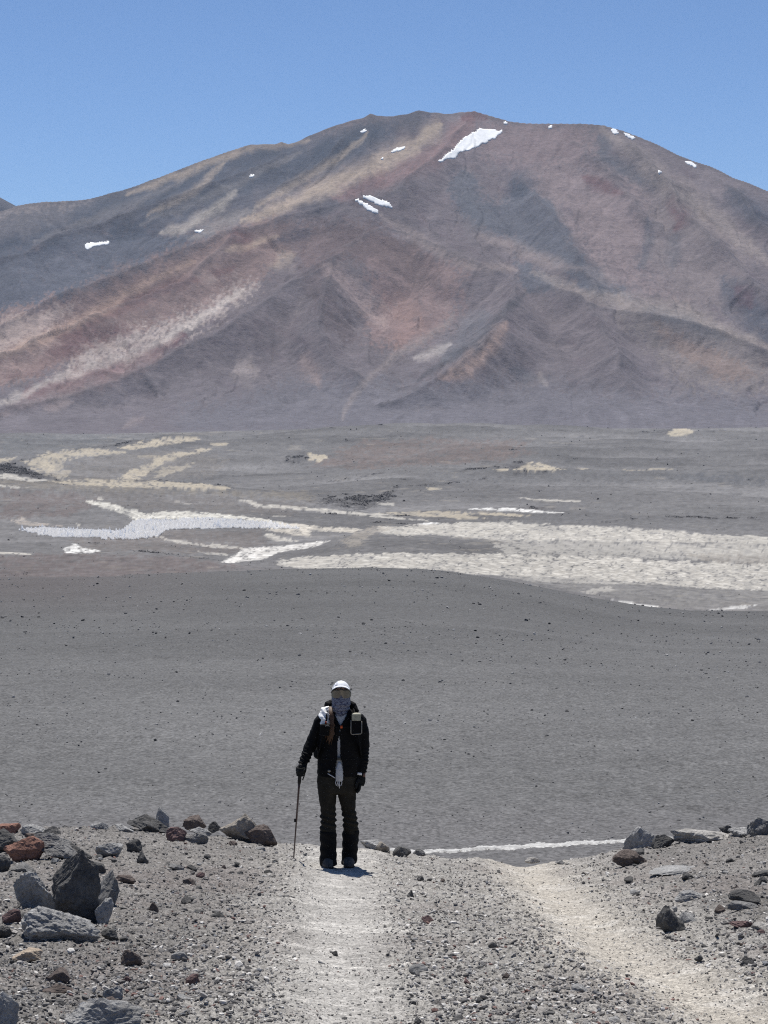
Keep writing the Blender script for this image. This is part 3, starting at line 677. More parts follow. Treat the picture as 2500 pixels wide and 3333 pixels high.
# ------------------------------------------------------------------ air
hz = bpy.data.meshes.new('haze')
hb = bmesh.new()
bmesh.ops.create_cube(hb, size=1.0, matrix=Matrix.LocRotScale(Vector((0, 14000, 440)), None, Vector((66000, 36000, 2080))))
hb.to_mesh(hz); hb.free()
hm = bpy.data.materials.new('thin_haze'); hm.use_nodes = True
hm.node_tree.nodes.clear()
pv = N(hm.node_tree, 'ShaderNodeVolumePrincipled')
pv.inputs['Color'].default_value = (.68, .80, 1.0, 1); pv.inputs['Density'].default_value = 1.5e-5
mo = N(hm.node_tree, 'ShaderNodeOutputMaterial')
hm.node_tree.links.new(pv.outputs[0], mo.inputs['Volume'])
haze = link('haze', hz, hm)
tag(haze, 'thin bluish mountain air fading the far slopes', 'haze', kind='stuff')

# ------------------------------------------------------------------ snow lying on the mountain
def simple_mat(name, col, rough=.8, spec=.3, nsc=None, amp=.15, bsc=None, bst=.3, bdist=.01, metal=0.0):
    m, nt, b = new_mat(name)
    b.inputs['Roughness'].default_value = rough; b.inputs['Specular IOR Level'].default_value = spec; b.inputs['Metallic'].default_value = metal
    if nsc:
        c = mix(nt, col, ramp(nt, noise(nt, coords(nt), nsc, 5), [(.3, 1 - amp), (.7, 1 + amp)]), 1.0, 'MULTIPLY')
        nt.links.new(c, b.inputs['Base Color'])
    else: b.inputs['Base Color'].default_value = (*col, 1)
    if bsc: bump(nt, b, noise(nt, coords(nt), bsc, 4), bst, bdist)
    return m
M['snow'] = simple_mat('old_snow', (.70, .715, .73), .7, .3, .05, .06, .12, .4, 2.0)
M['ice'] = simple_mat('penitente_ice', (.50, .515, .545), .6, .4, .6, .12)

def drape(name, V, F, sel, lift, mat, jitter=0.0):
    """a sheet of real thickness lying on the faces chosen"""
    F2 = F[sel]
    used, inv = np.unique(F2, return_inverse=True); Ft = inv.reshape(F2.shape); n = len(used)
    top = V[used].copy(); top[:, 2] += lift
    if jitter: top[:, 2] += jitter * fbm(top[:, 0] / (jitter * 8), top[:, 1] / (jitter * 8), 2, 3)
    bot = V[used].copy(); bot[:, 2] -= lift
    e = np.concatenate([Ft[:, [0, 1]], Ft[:, [1, 2]], Ft[:, [2, 3]], Ft[:, [3, 0]]])
    key = np.sort(e, 1); _, ix, cnt = np.unique(key[:, 0].astype(np.int64) * n + key[:, 1], return_index=True, return_counts=True)
    be = e[ix[cnt == 1]]
    side = np.stack([be[:, 1], be[:, 0], be[:, 0] + n, be[:, 1] + n], 1)
    return link(name, mesh_np(name, np.concatenate([top, bot]), np.concatenate([Ft, side]), smooth=True), mat)

fcx, fcy = mtn_px[Fm].mean(1), mtn_py[Fm].mean(1)
nrm = np.cross(Vm[Fm[:, 2]] - Vm[Fm[:, 0]], Vm[Fm[:, 3]] - Vm[Fm[:, 1]]); nrm *= np.sign(nrm[:, 2:3])
front = (Vm[Fm[:, 0], 1] < 9990) & ((nrm * Vm[Fm[:, 0]]).sum(1) < 0)     # the slope turned to the valley
jx = 3.5 * fbm(fcx / 14, fcy / 14, 3, 5, .5); jy = 3.0 * fbm(fcx / 14 + 7, fcy / 14, 3, 6, .5)
SNOW = [
 ('large white snowfield below the summit', 1.7, [(941, 352), (965, 335), (985, 318), (1000, 299), (1020, 289), (1045, 280), (1084, 282), (1082, 291), (1060, 304), (1040, 313), (1018, 323), (1000, 328), (978, 343)]),
 ('longer, lower of the two parallel snow streaks beside the dark knoll', .5, [(759, 427), (770, 430), (800, 446), (818, 456), (816, 461), (797, 456), (775, 440)]),
 ('upper of the two parallel snow streaks beside the dark knoll', .6, [(779, 421), (790, 419), (815, 430), (842, 440), (848, 450), (822, 445), (795, 433)]),
 ('ragged snow patch on the dark lower shoulder of the mountain', .6, [(182, 531), (190, 526), (212, 525), (238, 522), (236, 528), (206, 532), (188, 541)]),
 ('small snow patch in the hollow between dark slope and red spur', .4, [(413, 504), (424, 498), (441, 496), (432, 503)]),
 ('slanting snow strip beside the tan scree band under the summit ridge', .4, [(842, 331), (855, 322), (877, 318), (870, 325)]),
 ('tiny snow fleck on the dark rear slope', .2, [(536, 382), (550, 377), (551, 382), (540, 385)]),
 ('tiny snow fleck at the head of the tan scree streak', .2, [(778, 286), (790, 279), (791, 285), (782, 288)]),
 ('tiny snow fleck low on the tan scree streak', .2, [(818, 346), (828, 341), (828, 345)]),
 ('thick snow patch on the edge of the flat summit shoulder', .3, [(1318, 281), (1330, 279), (1338, 289), (1326, 291)]),
 ('chain of snow flecks just below the flat summit shoulder', .3, [(1346, 288), (1358, 291), (1374, 300), (1366, 303), (1352, 295)]),
 ('long snow patch on the skyline of the falling ridge', .3, [(1478, 348), (1492, 350), (1506, 360), (1502, 363), (1488, 357)]),
 ('tiny snow fleck beside the summit', .2, [(1086, 264), (1094, 263), (1096, 269), (1089, 269)]),
 ('tiny snow fleck on the flat summit crest', .2, [(1184, 274), (1193, 272), (1194, 278), (1186, 278)]),
 ('tiny snow fleck on the slope under the falling ridge', .2, [(1421, 371), (1428, 369), (1429, 374), (1422, 375)]),
]
for lab, jk, poly in SNOW:
    sel = in_poly(fcx + jx * jk, fcy + jy * jk, poly) & front
    if sel.any():
        idx = np.nonzero(sel)[0]; nc_ = 640 + 92 - 1; cells = {(int(i) // nc_, int(i) % nc_): int(i) for i in idx}; bestc = []
        while cells:
            k0, _ = next(iter(cells.items())); stack = [k0]; comp = []
            while stack:
                c0 = stack.pop()
                if c0 in cells:
                    comp.append(cells.pop(c0)); stack += [(c0[0] + 1, c0[1]), (c0[0] - 1, c0[1]), (c0[0], c0[1] + 1), (c0[0], c0[1] - 1)]
            if len(comp) > len(bestc): bestc = comp
        sel = np.zeros(len(Fm), bool); sel[bestc] = True
        o = drape('snow_patch', Vm, Fm, sel, 3.5, M['snow'], 1.2)
        tag(o, lab, 'snow patch', 'snow patches on the mountain')

# penitentes in the valley ---------------------------------------------------
PEN = WIN6([(80, 500), (180, 489), (400, 498), (520, 503), (565, 468), (600, 452), (750, 452), (900, 447), (1050, 458), (1180, 472), (1320, 496), (1250, 494), (1100, 489), (950, 491), (800, 493), (715, 500), (685, 528), (600, 538), (450, 536), (250, 531)])
vfx, vfy = VDX[Fv].mean(1), VDY[Fv].mean(1)
sel = in_poly(vfx + 3 * fbm(vfx / 8, vfy / 4, 3, 2), vfy + 1.2 * fbm(vfx / 8, vfy / 3, 3, 4), PEN)
PF = np.nonzero(sel)[0]
pc = Vv[Fv[PF]].mean(1)
area = np.abs((Vv[Fv[PF, 1], 0] - Vv[Fv[PF, 0], 0]) * (Vv[Fv[PF, 3], 1] - Vv[Fv[PF, 0], 1]))
nb = 2200
pick = RNG.choice(len(PF), nb, p=area / area.sum())
bx = pc[pick] + np.column_stack([RNG.normal(0, .5, nb), RNG.uniform(-4, 4, nb), np.zeros(nb)])
hgt = RNG.lognormal(-.05, .45, nb); rad = hgt * RNG.uniform(.16, .32, nb)
ang = RNG.uniform(0, math.pi, nb); lean = RNG.normal(0, .12, (nb, 2)) * hgt[:, None]
PV = []
for kx, ky_ in ((-1.3, -.7), (1.3, -.7), (1.3, .7), (-1.3, .7)):
    dx, dy = kx * rad, ky_ * rad
    PV.append(np.column_stack([bx[:, 0] + dx * np.cos(ang) - dy * np.sin(ang), bx[:, 1] + dx * np.sin(ang) + dy * np.cos(ang), bx[:, 2] - .4]))
PV.append(np.column_stack([bx[:, 0] + lean[:, 0], bx[:, 1] + lean[:, 1], bx[:, 2] + hgt]))
PV = np.stack(PV, 1).reshape(-1, 3)
tri = np.array([[0, 1, 4], [1, 2, 4], [2, 3, 4], [3, 0, 4]])
PFc = (np.arange(nb)[:, None, None] * 5 + tri).reshape(-1, 3)
mi, nti, bi = new_mat('translucent_ice')
bi.inputs['Base Color'].default_value = (.88, .88, .885, 1); bi.inputs['Roughness'].default_value = .6
tr_ = N(nti, 'ShaderNodeBsdfTranslucent'); tr_.inputs['Color'].default_value = (.95, .95, .95, 1)
mx = N(nti, 'ShaderNodeMixShader'); mx.inputs[0].default_value = .62
nti.links.new(bi.outputs[0], mx.inputs[1]); nti.links.new(tr_.outputs[0], mx.inputs[2])
nti.links.new(mx.outputs[0], nti.nodes['Material Output'].inputs['Surface'])
M['ice'] = mi
pen = link('ice_spikes', mesh_np('ice_spikes', PV, PFc, smooth=False), M['ice'])
tag(pen, 'bluish white band of jagged ice spikes lying across the valley slope', 'ice field', kind='stuff')
rs = RNG.uniform(0, 1, len(Vv)) ** 1.5; Vi = Vv.copy(); Vi[:, 2] += 2.0 * rs * np.clip(.6 + .8 * fbm(Vv[:, 0] / 30, Vv[:, 1] / 60, 3, 8), 0, 1)
bed = drape('snow_bed', Vi, Fv, sel, .25, M['ice'])
bed.data.polygons.foreach_set('use_smooth', np.zeros(len(bed.data.polygons), bool))
tag(bed, 'thin bluish snow sheet under the band of ice spikes', 'snow', kind='stuff')

# thin white strip on the plain just beyond the crest ----------------------------
sx = np.linspace(1268, 2190, 300)
mid = 3.5 * fbm(sx / 70, sx * 0 + 1, 3, 12) + np.interp(sx, [1268, 1350, 1500, 1650, 1800, 1950, 2190], [2752, 2763, 2758, 2753, 2745, 2735, 2722])
hw = np.interp(sx, [1268, 1330, 1400, 1900, 2100, 2190], [2, 5, 4, 6, 5, 2]) * (1 + .75 * fbm(sx / 9, sx * 0, 4, 8)) + 5 * np.abs(fbm(sx / 40, sx * 0 + 3, 2, 9))
rowsv = []
for t, hgt_ in ((-1, 0), (-.6, .8), (0, 1), (.6, .8), (1, 0)):
    yy = mid + t * hw
    pts = []
    for a, b in zip(sx, yy):
        r = ray(a, b); d = np.linspace(60, 100, 400); zz = d * 0 + np.interp(d, ROW_D, [NEAR_END * tpy(2760)] + [q[0] * tpy(q[1][0][1]) for q in ROWS])
        k = int(np.argmax(zz >= r[2] * d)); pts.append((r[0] * d[k], d[k]))
    pts = np.array(pts)
    z = Z(pts[:, 0], pts[:, 1]) + (.05 + .05 * fbm(pts[:, 0] * 3, pts[:, 1] * 3, 3, 4)) * (hgt_ * 1.6 - .6)
    rowsv.append(np.column_stack([pts, z]))
strip = link('snow_strip', mesh_np('snow_strip', np.concatenate(rowsv), grid_faces(5, len(sx))), simple_mat('crusted_snow', (.42, .415, .40), .85, .2, 5.0, .4, 5.0, .9, .12))
tag(strip, 'long thin white strip of crusted snow on the plain just beyond the crest', 'snow strip')

# ------------------------------------------------------------------ stones
def ico(sub):
    bm = bmesh.new(); bmesh.ops.create_icosphere(bm, subdivisions=sub, radius=1.0)
    V = np.array([v.co[:] for v in bm.verts]); F = np.array([[v.index for v in f.verts] for f in bm.faces]); bm.free()
    return V, F
ICO = {k: ico(k) for k in (1, 2, 3, 4, 5)}

def n3(P, s, octv, seed):
    return (fbm(P[:, 0] * s, P[:, 1] * s + P[:, 2] * s * .7, octv, seed) + fbm(P[:, 1] * s + 5, P[:, 2] * s - P[:, 0] * s * .6, octv, seed + 50) + fbm(P[:, 2] * s + 9, P[:, 0] * s + P[:, 1] * s * .5, octv, seed + 90)) / 1.6

def rock_mesh(sub, seed, taper=0.0, tilt=0.0, planes=13, rough=.10, lean=0.0, box=(1, 1, 1), exact=True):
    rg = np.random.default_rng(seed)
    D, F = ICO[sub]
    n = rg.normal(size=(planes, 3)); n /= np.linalg.norm(n, axis=1)[:, None]
    c = rg.uniform(.45, .9, planes)
    dot = D @ n.T
    R = np.where(dot > .05, c / np.clip(dot, .05, None), 9).min(1)
    R = np.minimum(R, 1.15)
    P = D * R[:, None]
    P *= (1 + rough * n3(P, 1.6, 3, seed % 97) + rough * .6 * n3(P, 5.0, 2, seed % 89) + (rough * .5 * n3(P, 14.0, 2, seed % 83) if sub > 3 else 0))[:, None]
    P *= np.asarray(box)
    zt = (P[:, 2] - P[:, 2].min()) / np.ptp(P[:, 2])
    k = 1 - taper * zt
    P[:, 0] = P[:, 0] * k + lean * zt; P[:, 1] = P[:, 1] * k
    t = math.radians(tilt); x, z = P[:, 0].copy(), P[:, 2].copy()
    P[:, 0] = x * math.cos(t) + z * math.sin(t); P[:, 2] = -x * math.sin(t) + z * math.cos(t)
    lo, hi = P.min(0), P.max(0)
    P = (P - (lo + hi) / 2) / (hi - lo); P[:, 2] += .5
    return P, F

def rock_material():
    m, nt, b = new_mat('volcanic_rock')
    oi = N(nt, 'ShaderNodeObjectInfo')
    tc = N(nt, 'ShaderNodeTexCoord'); geo = N(nt, 'ShaderNodeNewGeometry')
    c = oi.outputs['Color']
    v = geo.outputs['Position']
    c = mix(nt, c, ramp(nt, noise(nt, v, 7, 6), [(.3, .72), (.7, 1.25)]), 1.0, 'MULTIPLY')
    c = mix(nt, c, ramp(nt, noise(nt, v, 42, 5, .7), [(.3, .62), (.72, 1.35)]), 1.0, 'MULTIPLY')
    nt.links.new(c, b.inputs['Base Color'])
    b.inputs['Roughness'].default_value = .92; b.inputs['Specular IOR Level'].default_value = .2
    bump(nt, b, noise(nt, v, 26, 8, .7), .9, .035)
    bump(nt, b, noise(nt, v, 85, 3, .6), .6, .010)
    return m
M['rock'] = rock_material()
RC = {'dark': (.115, .112, .108), 'grey': (.22, .215, .208), 'light': (.345, .34, .33), 'tan': (.34, .305, .26), 'red': (.30, .165, .125), 'brown': (.145, .118, .105), 'sand': (.48, .39, .30), 'pale': (.42, .40, .37), 'maroon': (.17, .115, .11)}

# x0, x1, y0, y1 on the photograph, colour, taper, tilt, lean, seed, label
ROCKS = [
 (166, 332, 2769, 3001, 'dark', .62, 6, -.12, 3, 'tall dark pointed boulder standing upright in the rock pile'),
 (46, 182, 2835, 2968, 'light', .15, -10, 0, 12, 'rough grey block leaning against the tall pointed boulder'),
 (300, 390, 2838, 2962, 'grey', .05, 4, 0, 21, 'square grey block behind the tall pointed boulder, facing the track'),
 (310, 372, 2925, 3010, 'light', .3, 12, .1, 23, 'small light grey wedge at the foot of the tall pointed boulder'),
 (69, 330, 2952, 3078, 'light', .25, 14, 0, 33, 'long grey slab lying in front of the tall pointed boulder'),
 (15, 142, 2724, 2808, 'red', .12, 4, 0, 42, 'brick red rounded boulder resting among dark slabs'),
 (-60, 104, 2696, 2782, 'dark', .2, 14, 0, 55, 'dark slanting slab right behind the red boulder'),
 (103, 275, 2713, 2805, 'grey', .3, 20, 0, 64, 'broad grey slab sloping down beside the red boulder'),
 (190, 300, 2745, 2800, 'dark', .3, 22, 0, 65, 'dark wedge of rock below the broad grey slab'),
 (412, 560, 2650, 2712, 'dark', .15, 14, 0, 76, 'long dark slab lying on the crest of the bank'),
 (503, 553, 2629, 2690, 'light', .7, 0, -.1, 81, 'small pale spike of rock rising behind the long dark slab'),
 (592, 672, 2655, 2702, 'brown', .05, 2, 0, 93, 'flat topped brown block on the crest of the bank'),
 (540, 606, 2693, 2743, 'maroon', .2, 0, 0, 104, 'reddish brown rounded stone below the crest slab'),
 (600, 680, 2707, 2750, 'grey', .2, 10, 0, 113, 'grey stone beside the reddish brown rounded stone'),
 (614, 690, 2692, 2722, 'light', .2, 14, 0, 124, 'thin light slab in front of the flat topped brown block'),
 (678, 718, 2676, 2706, 'dark', .2, 0, 0, 133, 'small dark stone leaning on the big tan boulder'),
 (714, 850, 2648, 2742, 'tan', .42, 8, -.12, 142, 'big tan boulder with sloping back on the crest of the bank'),
 (795, 908, 2684, 2754, 'brown', .25, 16, 0, 151, 'dark brown lower shoulder rock adjoining the big tan boulder'),
 (410, 463, 2733, 2774, 'dark', .2, 10, 0, 162, 'dark angular stone halfway up the bank'),
 (446, 483, 2773, 2820, 'dark', .25, 0, 0, 171, 'small upright dark stone on the gravel bank'),
 (548, 600, 2813, 2837, 'grey', .2, 6, 0, 182, 'low grey stone at the inner edge of the bank'),
 (296, 346, 2810, 2845, 'dark', .4, 20, 0, 191, 'dark wedge behind the square grey block'),
 (383, 443, 2850, 2880, 'brown', .2, 12, 0, 203, 'flat brownish slab beside the square grey block'),
 (486, 518, 2940, 2971, 'brown', .35, 0, 0, 214, 'single brown stone on open gravel near the square grey block'),
 (-30, 36, 2785, 2842, 'dark', .2, 10, 0, 222, 'dark block below the red boulder'),
 (36, 118, 2812, 2846, 'grey', .3, 8, 0, 233, 'low grey rock below the red boulder'),
 (8, 72, 2962, 3015, 'maroon', .25, 6, 0, 241, 'dark reddish rock at the end of the long grey slab'),
 (-28, 38, 3016, 3054, 'dark', .2, 0, 0, 252, 'dark stone below the dark reddish rock'),
 (38, 137, 3093, 3132, 'sand', .1, 3, 0, 262, 'flat sandy orange slab set in the gravel'),
 (393, 466, 3094, 3147, 'brown', .3, 8, .05, 275, 'knobbly dark lump of lava on the gravel'),
 (556, 612, 3100, 3127, 'light', .2, 5, 0, 281, 'flat light grey stone beside the knobbly lava lump'),
 (137, 248, 3207, 3243, 'brown', .2, 8, 0, 294, 'low dark flat rock sunk in the gravel'),
 (336, 402, 3214, 3258, 'light', .3, 0, 0, 303, 'light grey stone above the big bluish slab'),
 (212, 474, 3250, 3380, 'light', .2, 4, 0, 312, 'big bluish grey slab at the lower edge of the slope'),
 (-40, 60, 3232, 3350, 'light', .2, -6, 0, 325, 'bluish grey boulder at the lower corner of the bank'),
 (328, 386, 3028, 3064, 'dark', .2, 12, 0, 331, 'dark stone past the end of the long grey slab'),
 (374, 437, 2684, 2713, 'light', .2, 14, 0, 342, 'thin light slab tucked under the long dark slab'),
 (312, 402, 2744, 2792, 'light', .35, 4, 0, 353, 'crumbly light grey rock below the crest'),
 (296, 354, 2678, 2704, 'light', .3, 5, 0, 361, 'pale low stone on the crest above the crumbly rock'),
 (-20, 66, 2680, 2715, 'red', .3, 10, 0, 374, 'faded red slab on the crest behind the red boulder'),
 (62, 150, 2684, 2718, 'light', .3, 5, 0, 382, 'low light slab beside the faded red slab'),
 (140, 200, 2692, 2722, 'dark', .3, 12, 0, 394, 'dark thin slab on the crest near the faded red slab'),
 (400, 432, 3180, 3205, 'maroon', .2, 0, 0, 399, 'small maroon stone above the light grey stone'),
 (2026, 2140, 2690, 2766, 'light', .45, -6, .1, 404, 'light grey peaked rock at the end of the white strip'),
 (2120, 2195, 2718, 2760, 'dark', .3, 0, 0, 412, 'dark stone leaning on the light grey peaked rock'),
 (2183, 2380, 2698, 2746, 'pale', .2, 4, 0, 423, 'long pale slab overhanging on the crest of the opposite bank'),
 (2338, 2385, 2685, 2716, 'dark', .3, 10, 0, 434, 'small dark stone perched on the long pale slab'),
 (2370, 2460, 2695, 2725, 'light', .3, 8, 0, 441, 'low light rock past the long pale slab'),
 (2432, 2530, 2660, 2722, 'grey', .3, -10, 0, 452, 'grey outcrop at the top of the opposite bank'),
 (1990, 2108, 2765, 2822, 'brown', .35, 10, -.12, 463, 'dark brown lump at the edge of the sandy rut'),
 (2138, 2238, 2953, 3040, 'dark', .72, 6, -.16, 474, 'dark pyramid shaped rock beside the sandy rut'),
 (2372, 2474, 2899, 2945, 'dark', .45, 10, -.1, 482, 'dark wedge shaped rock lying above a flat slab'),
 (2366, 2464, 2936, 2972, 'grey', .15, 2, 0, 493, 'flat grey slab just below the dark wedge shaped rock'),
 (2195, 2296, 2899, 2934, 'light', .3, 0, 0, 501, 'bumpy light grey rock between pyramid rock and dark wedge'),
 (2374, 2455, 2997, 3023, 'maroon', .3, 5, 0, 512, 'maroon flat stone on the gravel near the pyramid rock'),
 (2440, 2520, 3005, 3030, 'pale', .3, 0, 0, 515, 'pale flat stone next to the maroon flat stone'),
 (2108, 2286, 2823, 2850, 'light', .3, 3, 0, 523, 'low light slab lying across the gravel of the opposite bank'),
 (2444, 2530, 2834, 2856, 'dark', .2, -6, 0, 534, 'dark flat rock sticking out of the opposite bank'),
 (2260, 2288, 3113, 3134, 'dark', .3, 0, 0, 543, 'small dark stone beside the widening sandy rut'),
 (1708, 1758, 2792, 2812, 'pale', .3, 0, 0, 554, 'round whitish stone at the top of the sandy rut'),
 (1806, 1838, 2803, 2815, 'grey', .2, 0, 0, 562, 'small grey stone across the top of the sandy rut'),
 (1588, 1622, 3068, 3096, 'dark', .4, 0, 0, 571, 'dark jagged stone on the strip between the ruts'),
 (1324, 1348, 2899, 2923, 'dark', .5, 0, 0, 584, 'small pointed dark stone on the strip between the ruts'),
 (1358, 1380, 2853, 2871, 'dark', .3, 0, 0, 592, 'small dark stone near the top of the strip between the ruts'),
 (1372, 1412, 2982, 3004, 'maroon', .3, 8, 0, 603, 'reddish stone in the middle of the strip between the ruts'),
 (1428, 1450, 2862, 2876, 'brown', .2, 0, 0, 605, 'flat brown stone near the top of the strip between the ruts'),
 (1080, 1100, 3098, 3114, 'dark', .3, 0, 0, 612, 'lone dark stone lying in the dusty rut'),
 (1172, 1250, 2736, 2769, 'light', .3, 4, 0, 622, 'bluish grey slab on the crest just behind the walker'),
 (1226, 1268, 2742, 2775, 'tan', .3, 0, 0, 634, 'pale tan stone beside the bluish grey crest slab'),
 (1278, 1338, 2757, 2792, 'dark', .4, 8, .1, 643, 'dark crumbled rock on the crest at the start of the white strip'),
 (1342, 1386, 2763, 2788, 'grey', .4, 0, 0, 652, 'grey stone on the crest in front of the white strip'),
 (1330, 1356, 3262, 3278, 'dark', .3, 0, 0, 662, 'dark pebble sized stone low on the strip between the ruts'),
 (1634, 1658, 3170, 3190, 'brown', .3, 0, 0, 671, 'brown stone low on the strip between the ruts'),
 (1508, 1530, 3190, 3204, 'maroon', .3, 0, 0, 683, 'small maroon stone low on the strip between the ruts'),
]
placed = []; short_names = []
for (x0, x1, y0, y1, ck, tp, tl, ln, sd, lab) in ROCKS:
    g = ground_hit((x0 + x1) / 2, y1 - 2)
    s = g.y / FPX
    w = (x1 - x0) * s; dep = max(w * .75, min((y1 - y0) * s * .7, w * 1.1))
    if ck == 'dark' and tp > .6: dep = w * .7
    h = max((y1 - y0) * s - .085 * dep, .35 * (y1 - y0) * s)
    big = (x1 - x0) > 60
    P, F = rock_mesh(5 if (x1 - x0) * (y1 - y0) > 15000 else (4 if big else 3), sd, tp, tl, 12 if big else 9, .13, ln, (1, 1, max(.4, min(1.4, h / w))))
    P = P * np.array([w * 1.04, dep, h * 1.34]); P[:, 2] -= h * .29
    o = link('boulder' if w > .22 else 'rock', mesh_np('rock', P, F, smooth=False), M['rock'])
    o.location = (g.x * (1 + dep * .5 / g.y), g.y + dep * .48, float(z_near(g.x, g.y + dep * .2, False)))
    o.color = (*RC[ck], 1)
    tag(o, lab, 'boulder' if w > .22 else 'rock', 'rocks along the track')
    short_names.append(re.split(r',| (?:on|in|at|lying|standing|leaning|behind|beside|resting|right|sloping|below|rising|with|set|above|past|tucked|halfway|near|next|between|across|sticking|perched|overhanging|low|sunk|just|adjoining|of rock|of lava)\b', lab)[0])
    placed.append((o.location.x, o.location.y, w * .6))
placed_np = np.array(placed)
for i_, s_ in enumerate(short_names):
    if short_names.count(s_) > 1: short_names[i_] = ROCKS[i_][-1]

protos = []
for k in range(12):
    P, F = rock_mesh(2, 900 + k, .15 + .03 * k, 5 * (k % 4), 9, .10, 0, (1, .9, .75))
    P = P * np.array([1, .9, .62 + .02 * k]); P[:, 2] -= .16
    me = mesh_np('stone', P, F, smooth=False); me.materials.append(M['rock'])
    protos.append(me)
ZONES = [(-4.2, -.95, 62, 'loose on the bank with the tall pointed boulder'), (2.05, 4.3, 46, 'loose on the bank with the pyramid shaped rock'), (.15, 1.15, 24, 'on the gravel strip between the two wheel ruts')]
KINDS = [('dark', 'dark grey stone', .52), ('brown', 'brown stone', .16), ('light', 'light grey stone', .28), ('maroon', 'maroon stone', .04)]
for (xa, xb, cnt, where) in ZONES:
    done = 0; guard = 0
    while done < cnt and guard < 6000:
        guard += 1
        y = 1 / RNG.uniform(1 / 22.6, 1 / 9.6); x = RNG.uniform(xa, xb)
        if abs(x) > .178 * y + .1: continue
        sz = float(np.clip(RNG.lognormal(-2.85, .42), .03, .17)) * (.7 if xa > 0 and xb < 1.5 else 1.0)
        if (np.hypot(placed_np[:, 0] - x, placed_np[:, 1] - y) < placed_np[:, 2] + sz * .6).any(): continue
        if abs(x + .39) < .55 and y > 17: continue
        ck, kl, _ = KINDS[RNG.choice(4, p=[q[2] for q in KINDS])]
        o = link('stone', protos[RNG.integers(12)])
        o.location = (x, y, float(z_near(x, y)))
        o.rotation_euler = (RNG.normal(0, .15), RNG.normal(0, .15), RNG.uniform(0, 6.28))
        o.scale = (sz * RNG.uniform(.85, 1.3), sz, sz * RNG.uniform(.7, 1.05))
        f = RNG.uniform(.8, 1.2); o.color = (*[q * f for q in RC[ck]], 1)
        near = int(np.argmin(np.hypot(placed_np[:, 0] - x, placed_np[:, 1] - y)))
        szw = 'tiny' if sz < .055 else ('small' if sz < .085 else 'fist sized')
        form = 'flat ' if o.scale[2] < .78 * sz else ''
        tag(o, ' '.join((szw + ' ' + form + kl + ' nearest the ' + short_names[near]).split()[:16]), 'stone', 'loose stones on the gravel slope')
        done += 1

# gravel too small and too many to count -------------------------------------------
OCT = (np.array([(1, 0, 0), (-1, 0, 0), (0, 1, 0), (0, -1, 0), (0, 0, 1), (0, 0, -1)], float) * 1.1, np.array([(0, 2, 4), (2, 1, 4), (1, 3, 4), (3, 0, 4), (2, 0, 5), (1, 2, 5), (3, 1, 5), (0, 3, 5)]))
def scatter(name, pos, size, col, flat, mat, seed, sink=.25, shape=None):
    D, F = shape or ICO[1]
    rg = np.random.default_rng(seed); n = len(pos); nv = len(D)
    J = 1 + rg.uniform(-.32, .32, (16, nv, 1))
    T = (D[None] * J)[rg.integers(16, size=n)]
    T = T * np.column_stack([rg.uniform(.75, 1.35, n), rg.uniform(.65, 1.1, n), flat * rg.uniform(.7, 1.3, n)])[:, None, :]
    tx, ty = rg.normal(0, .25, n)[:, None], rg.normal(0, .25, n)[:, None]
    T[..., 2] += T[..., 0] * tx + T[..., 1] * ty
    a = rg.uniform(0, 6.283, n)[:, None]; x, y = T[..., 0].copy(), T[..., 1].copy()
    T[..., 0] = x * np.cos(a) - y * np.sin(a); T[..., 1] = x * np.sin(a) + y * np.cos(a)
    V = pos[:, None, :] + T * (size * .5)[:, None, None]
    V[..., 2] += (size * flat * (.5 - sink))[:, None]
    Ff = (np.arange(n)[:, None, None] * nv + F).reshape(-1, 3)
    return link(name, mesh_np(name, V.reshape(-1, 3), Ff, np.repeat(col, nv, 0), smooth=False), mat)
ICO[1] = ico(1)
M['pebble'] = terrain_mat('pebbles', [(60.0, 3, .75, 1.25, (1, 1, 1))], [(160.0, 3, .5, .004, (1, 1, 1))])
M['field_stone'] = terrain_mat('field_stones', [(6.0, 3, .8, 1.2, (1, 1, 1))], [])
n = 104000
yy = 1 / RNG.uniform(1 / 24.5, 1 / 8.8, n); xx = RNG.uniform(-1, 1, n) * (.182 * yy + .5)
l, r = rut_x(yy)
inr = np.exp(-((xx - l) / .36) ** 4) + np.exp(-((xx - r) / .34) ** 4)
cl = .5 + .5 * fbm(xx * 1.4, yy * 1.4, 3, 67)
keep = RNG.uniform(0, 1, n) < (1 - .72 * np.clip(inr, 0, 1)) * (.55 + .6 * cl)
xx, yy, inr = xx[keep], yy[keep], inr[keep]; n = len(xx)
size = np.clip(RNG.lognormal(-4.34, .45, n), .008, .05) * (1 - .4 * np.clip(inr, 0, 1))
pal = np.array([(.125, .121, .117), (.15, .142, .135), (.22, .21, .20), (.31, .295, .28), (.50, .48, .45), (.60, .58, .545), (.20, .13, .115), (.16, .165, .175)])
bank = (xx < -1) | (xx > 2.1)
pk = np.where(bank, RNG.choice(8, n, p=[.20, .28, .23, .11, .07, .03, .03, .05]), RNG.choice(8, n, p=[.14, .22, .22, .16, .12, .07, .03, .04]))
col = pal[pk] * RNG.uniform(.8, 1.2, n)[:, None]
gp = np.column_stack([xx, yy, Z(xx, yy)])
bg = size > .0165
gravel = scatter('gravel', gp[bg], size[bg], col[bg], .6, M['pebble'], 5)
tag(gravel, 'loose grey and white gravel strewn over slope and track', 'gravel', kind='stuff')
grit = scatter('grit', gp[~bg], size[~bg], col[~bg], .65, M['pebble'], 7, shape=OCT)
tag(grit, 'fine grey grit covering slope and track', 'grit', kind='stuff')
n = 13000
q = RNG.uniform(0, 1, n); yy = np.exp(np.log(66) + q ** 1.15 * (np.log(385) - np.log(66))); xx = RNG.uniform(-1, 1, n) * .192 * yy
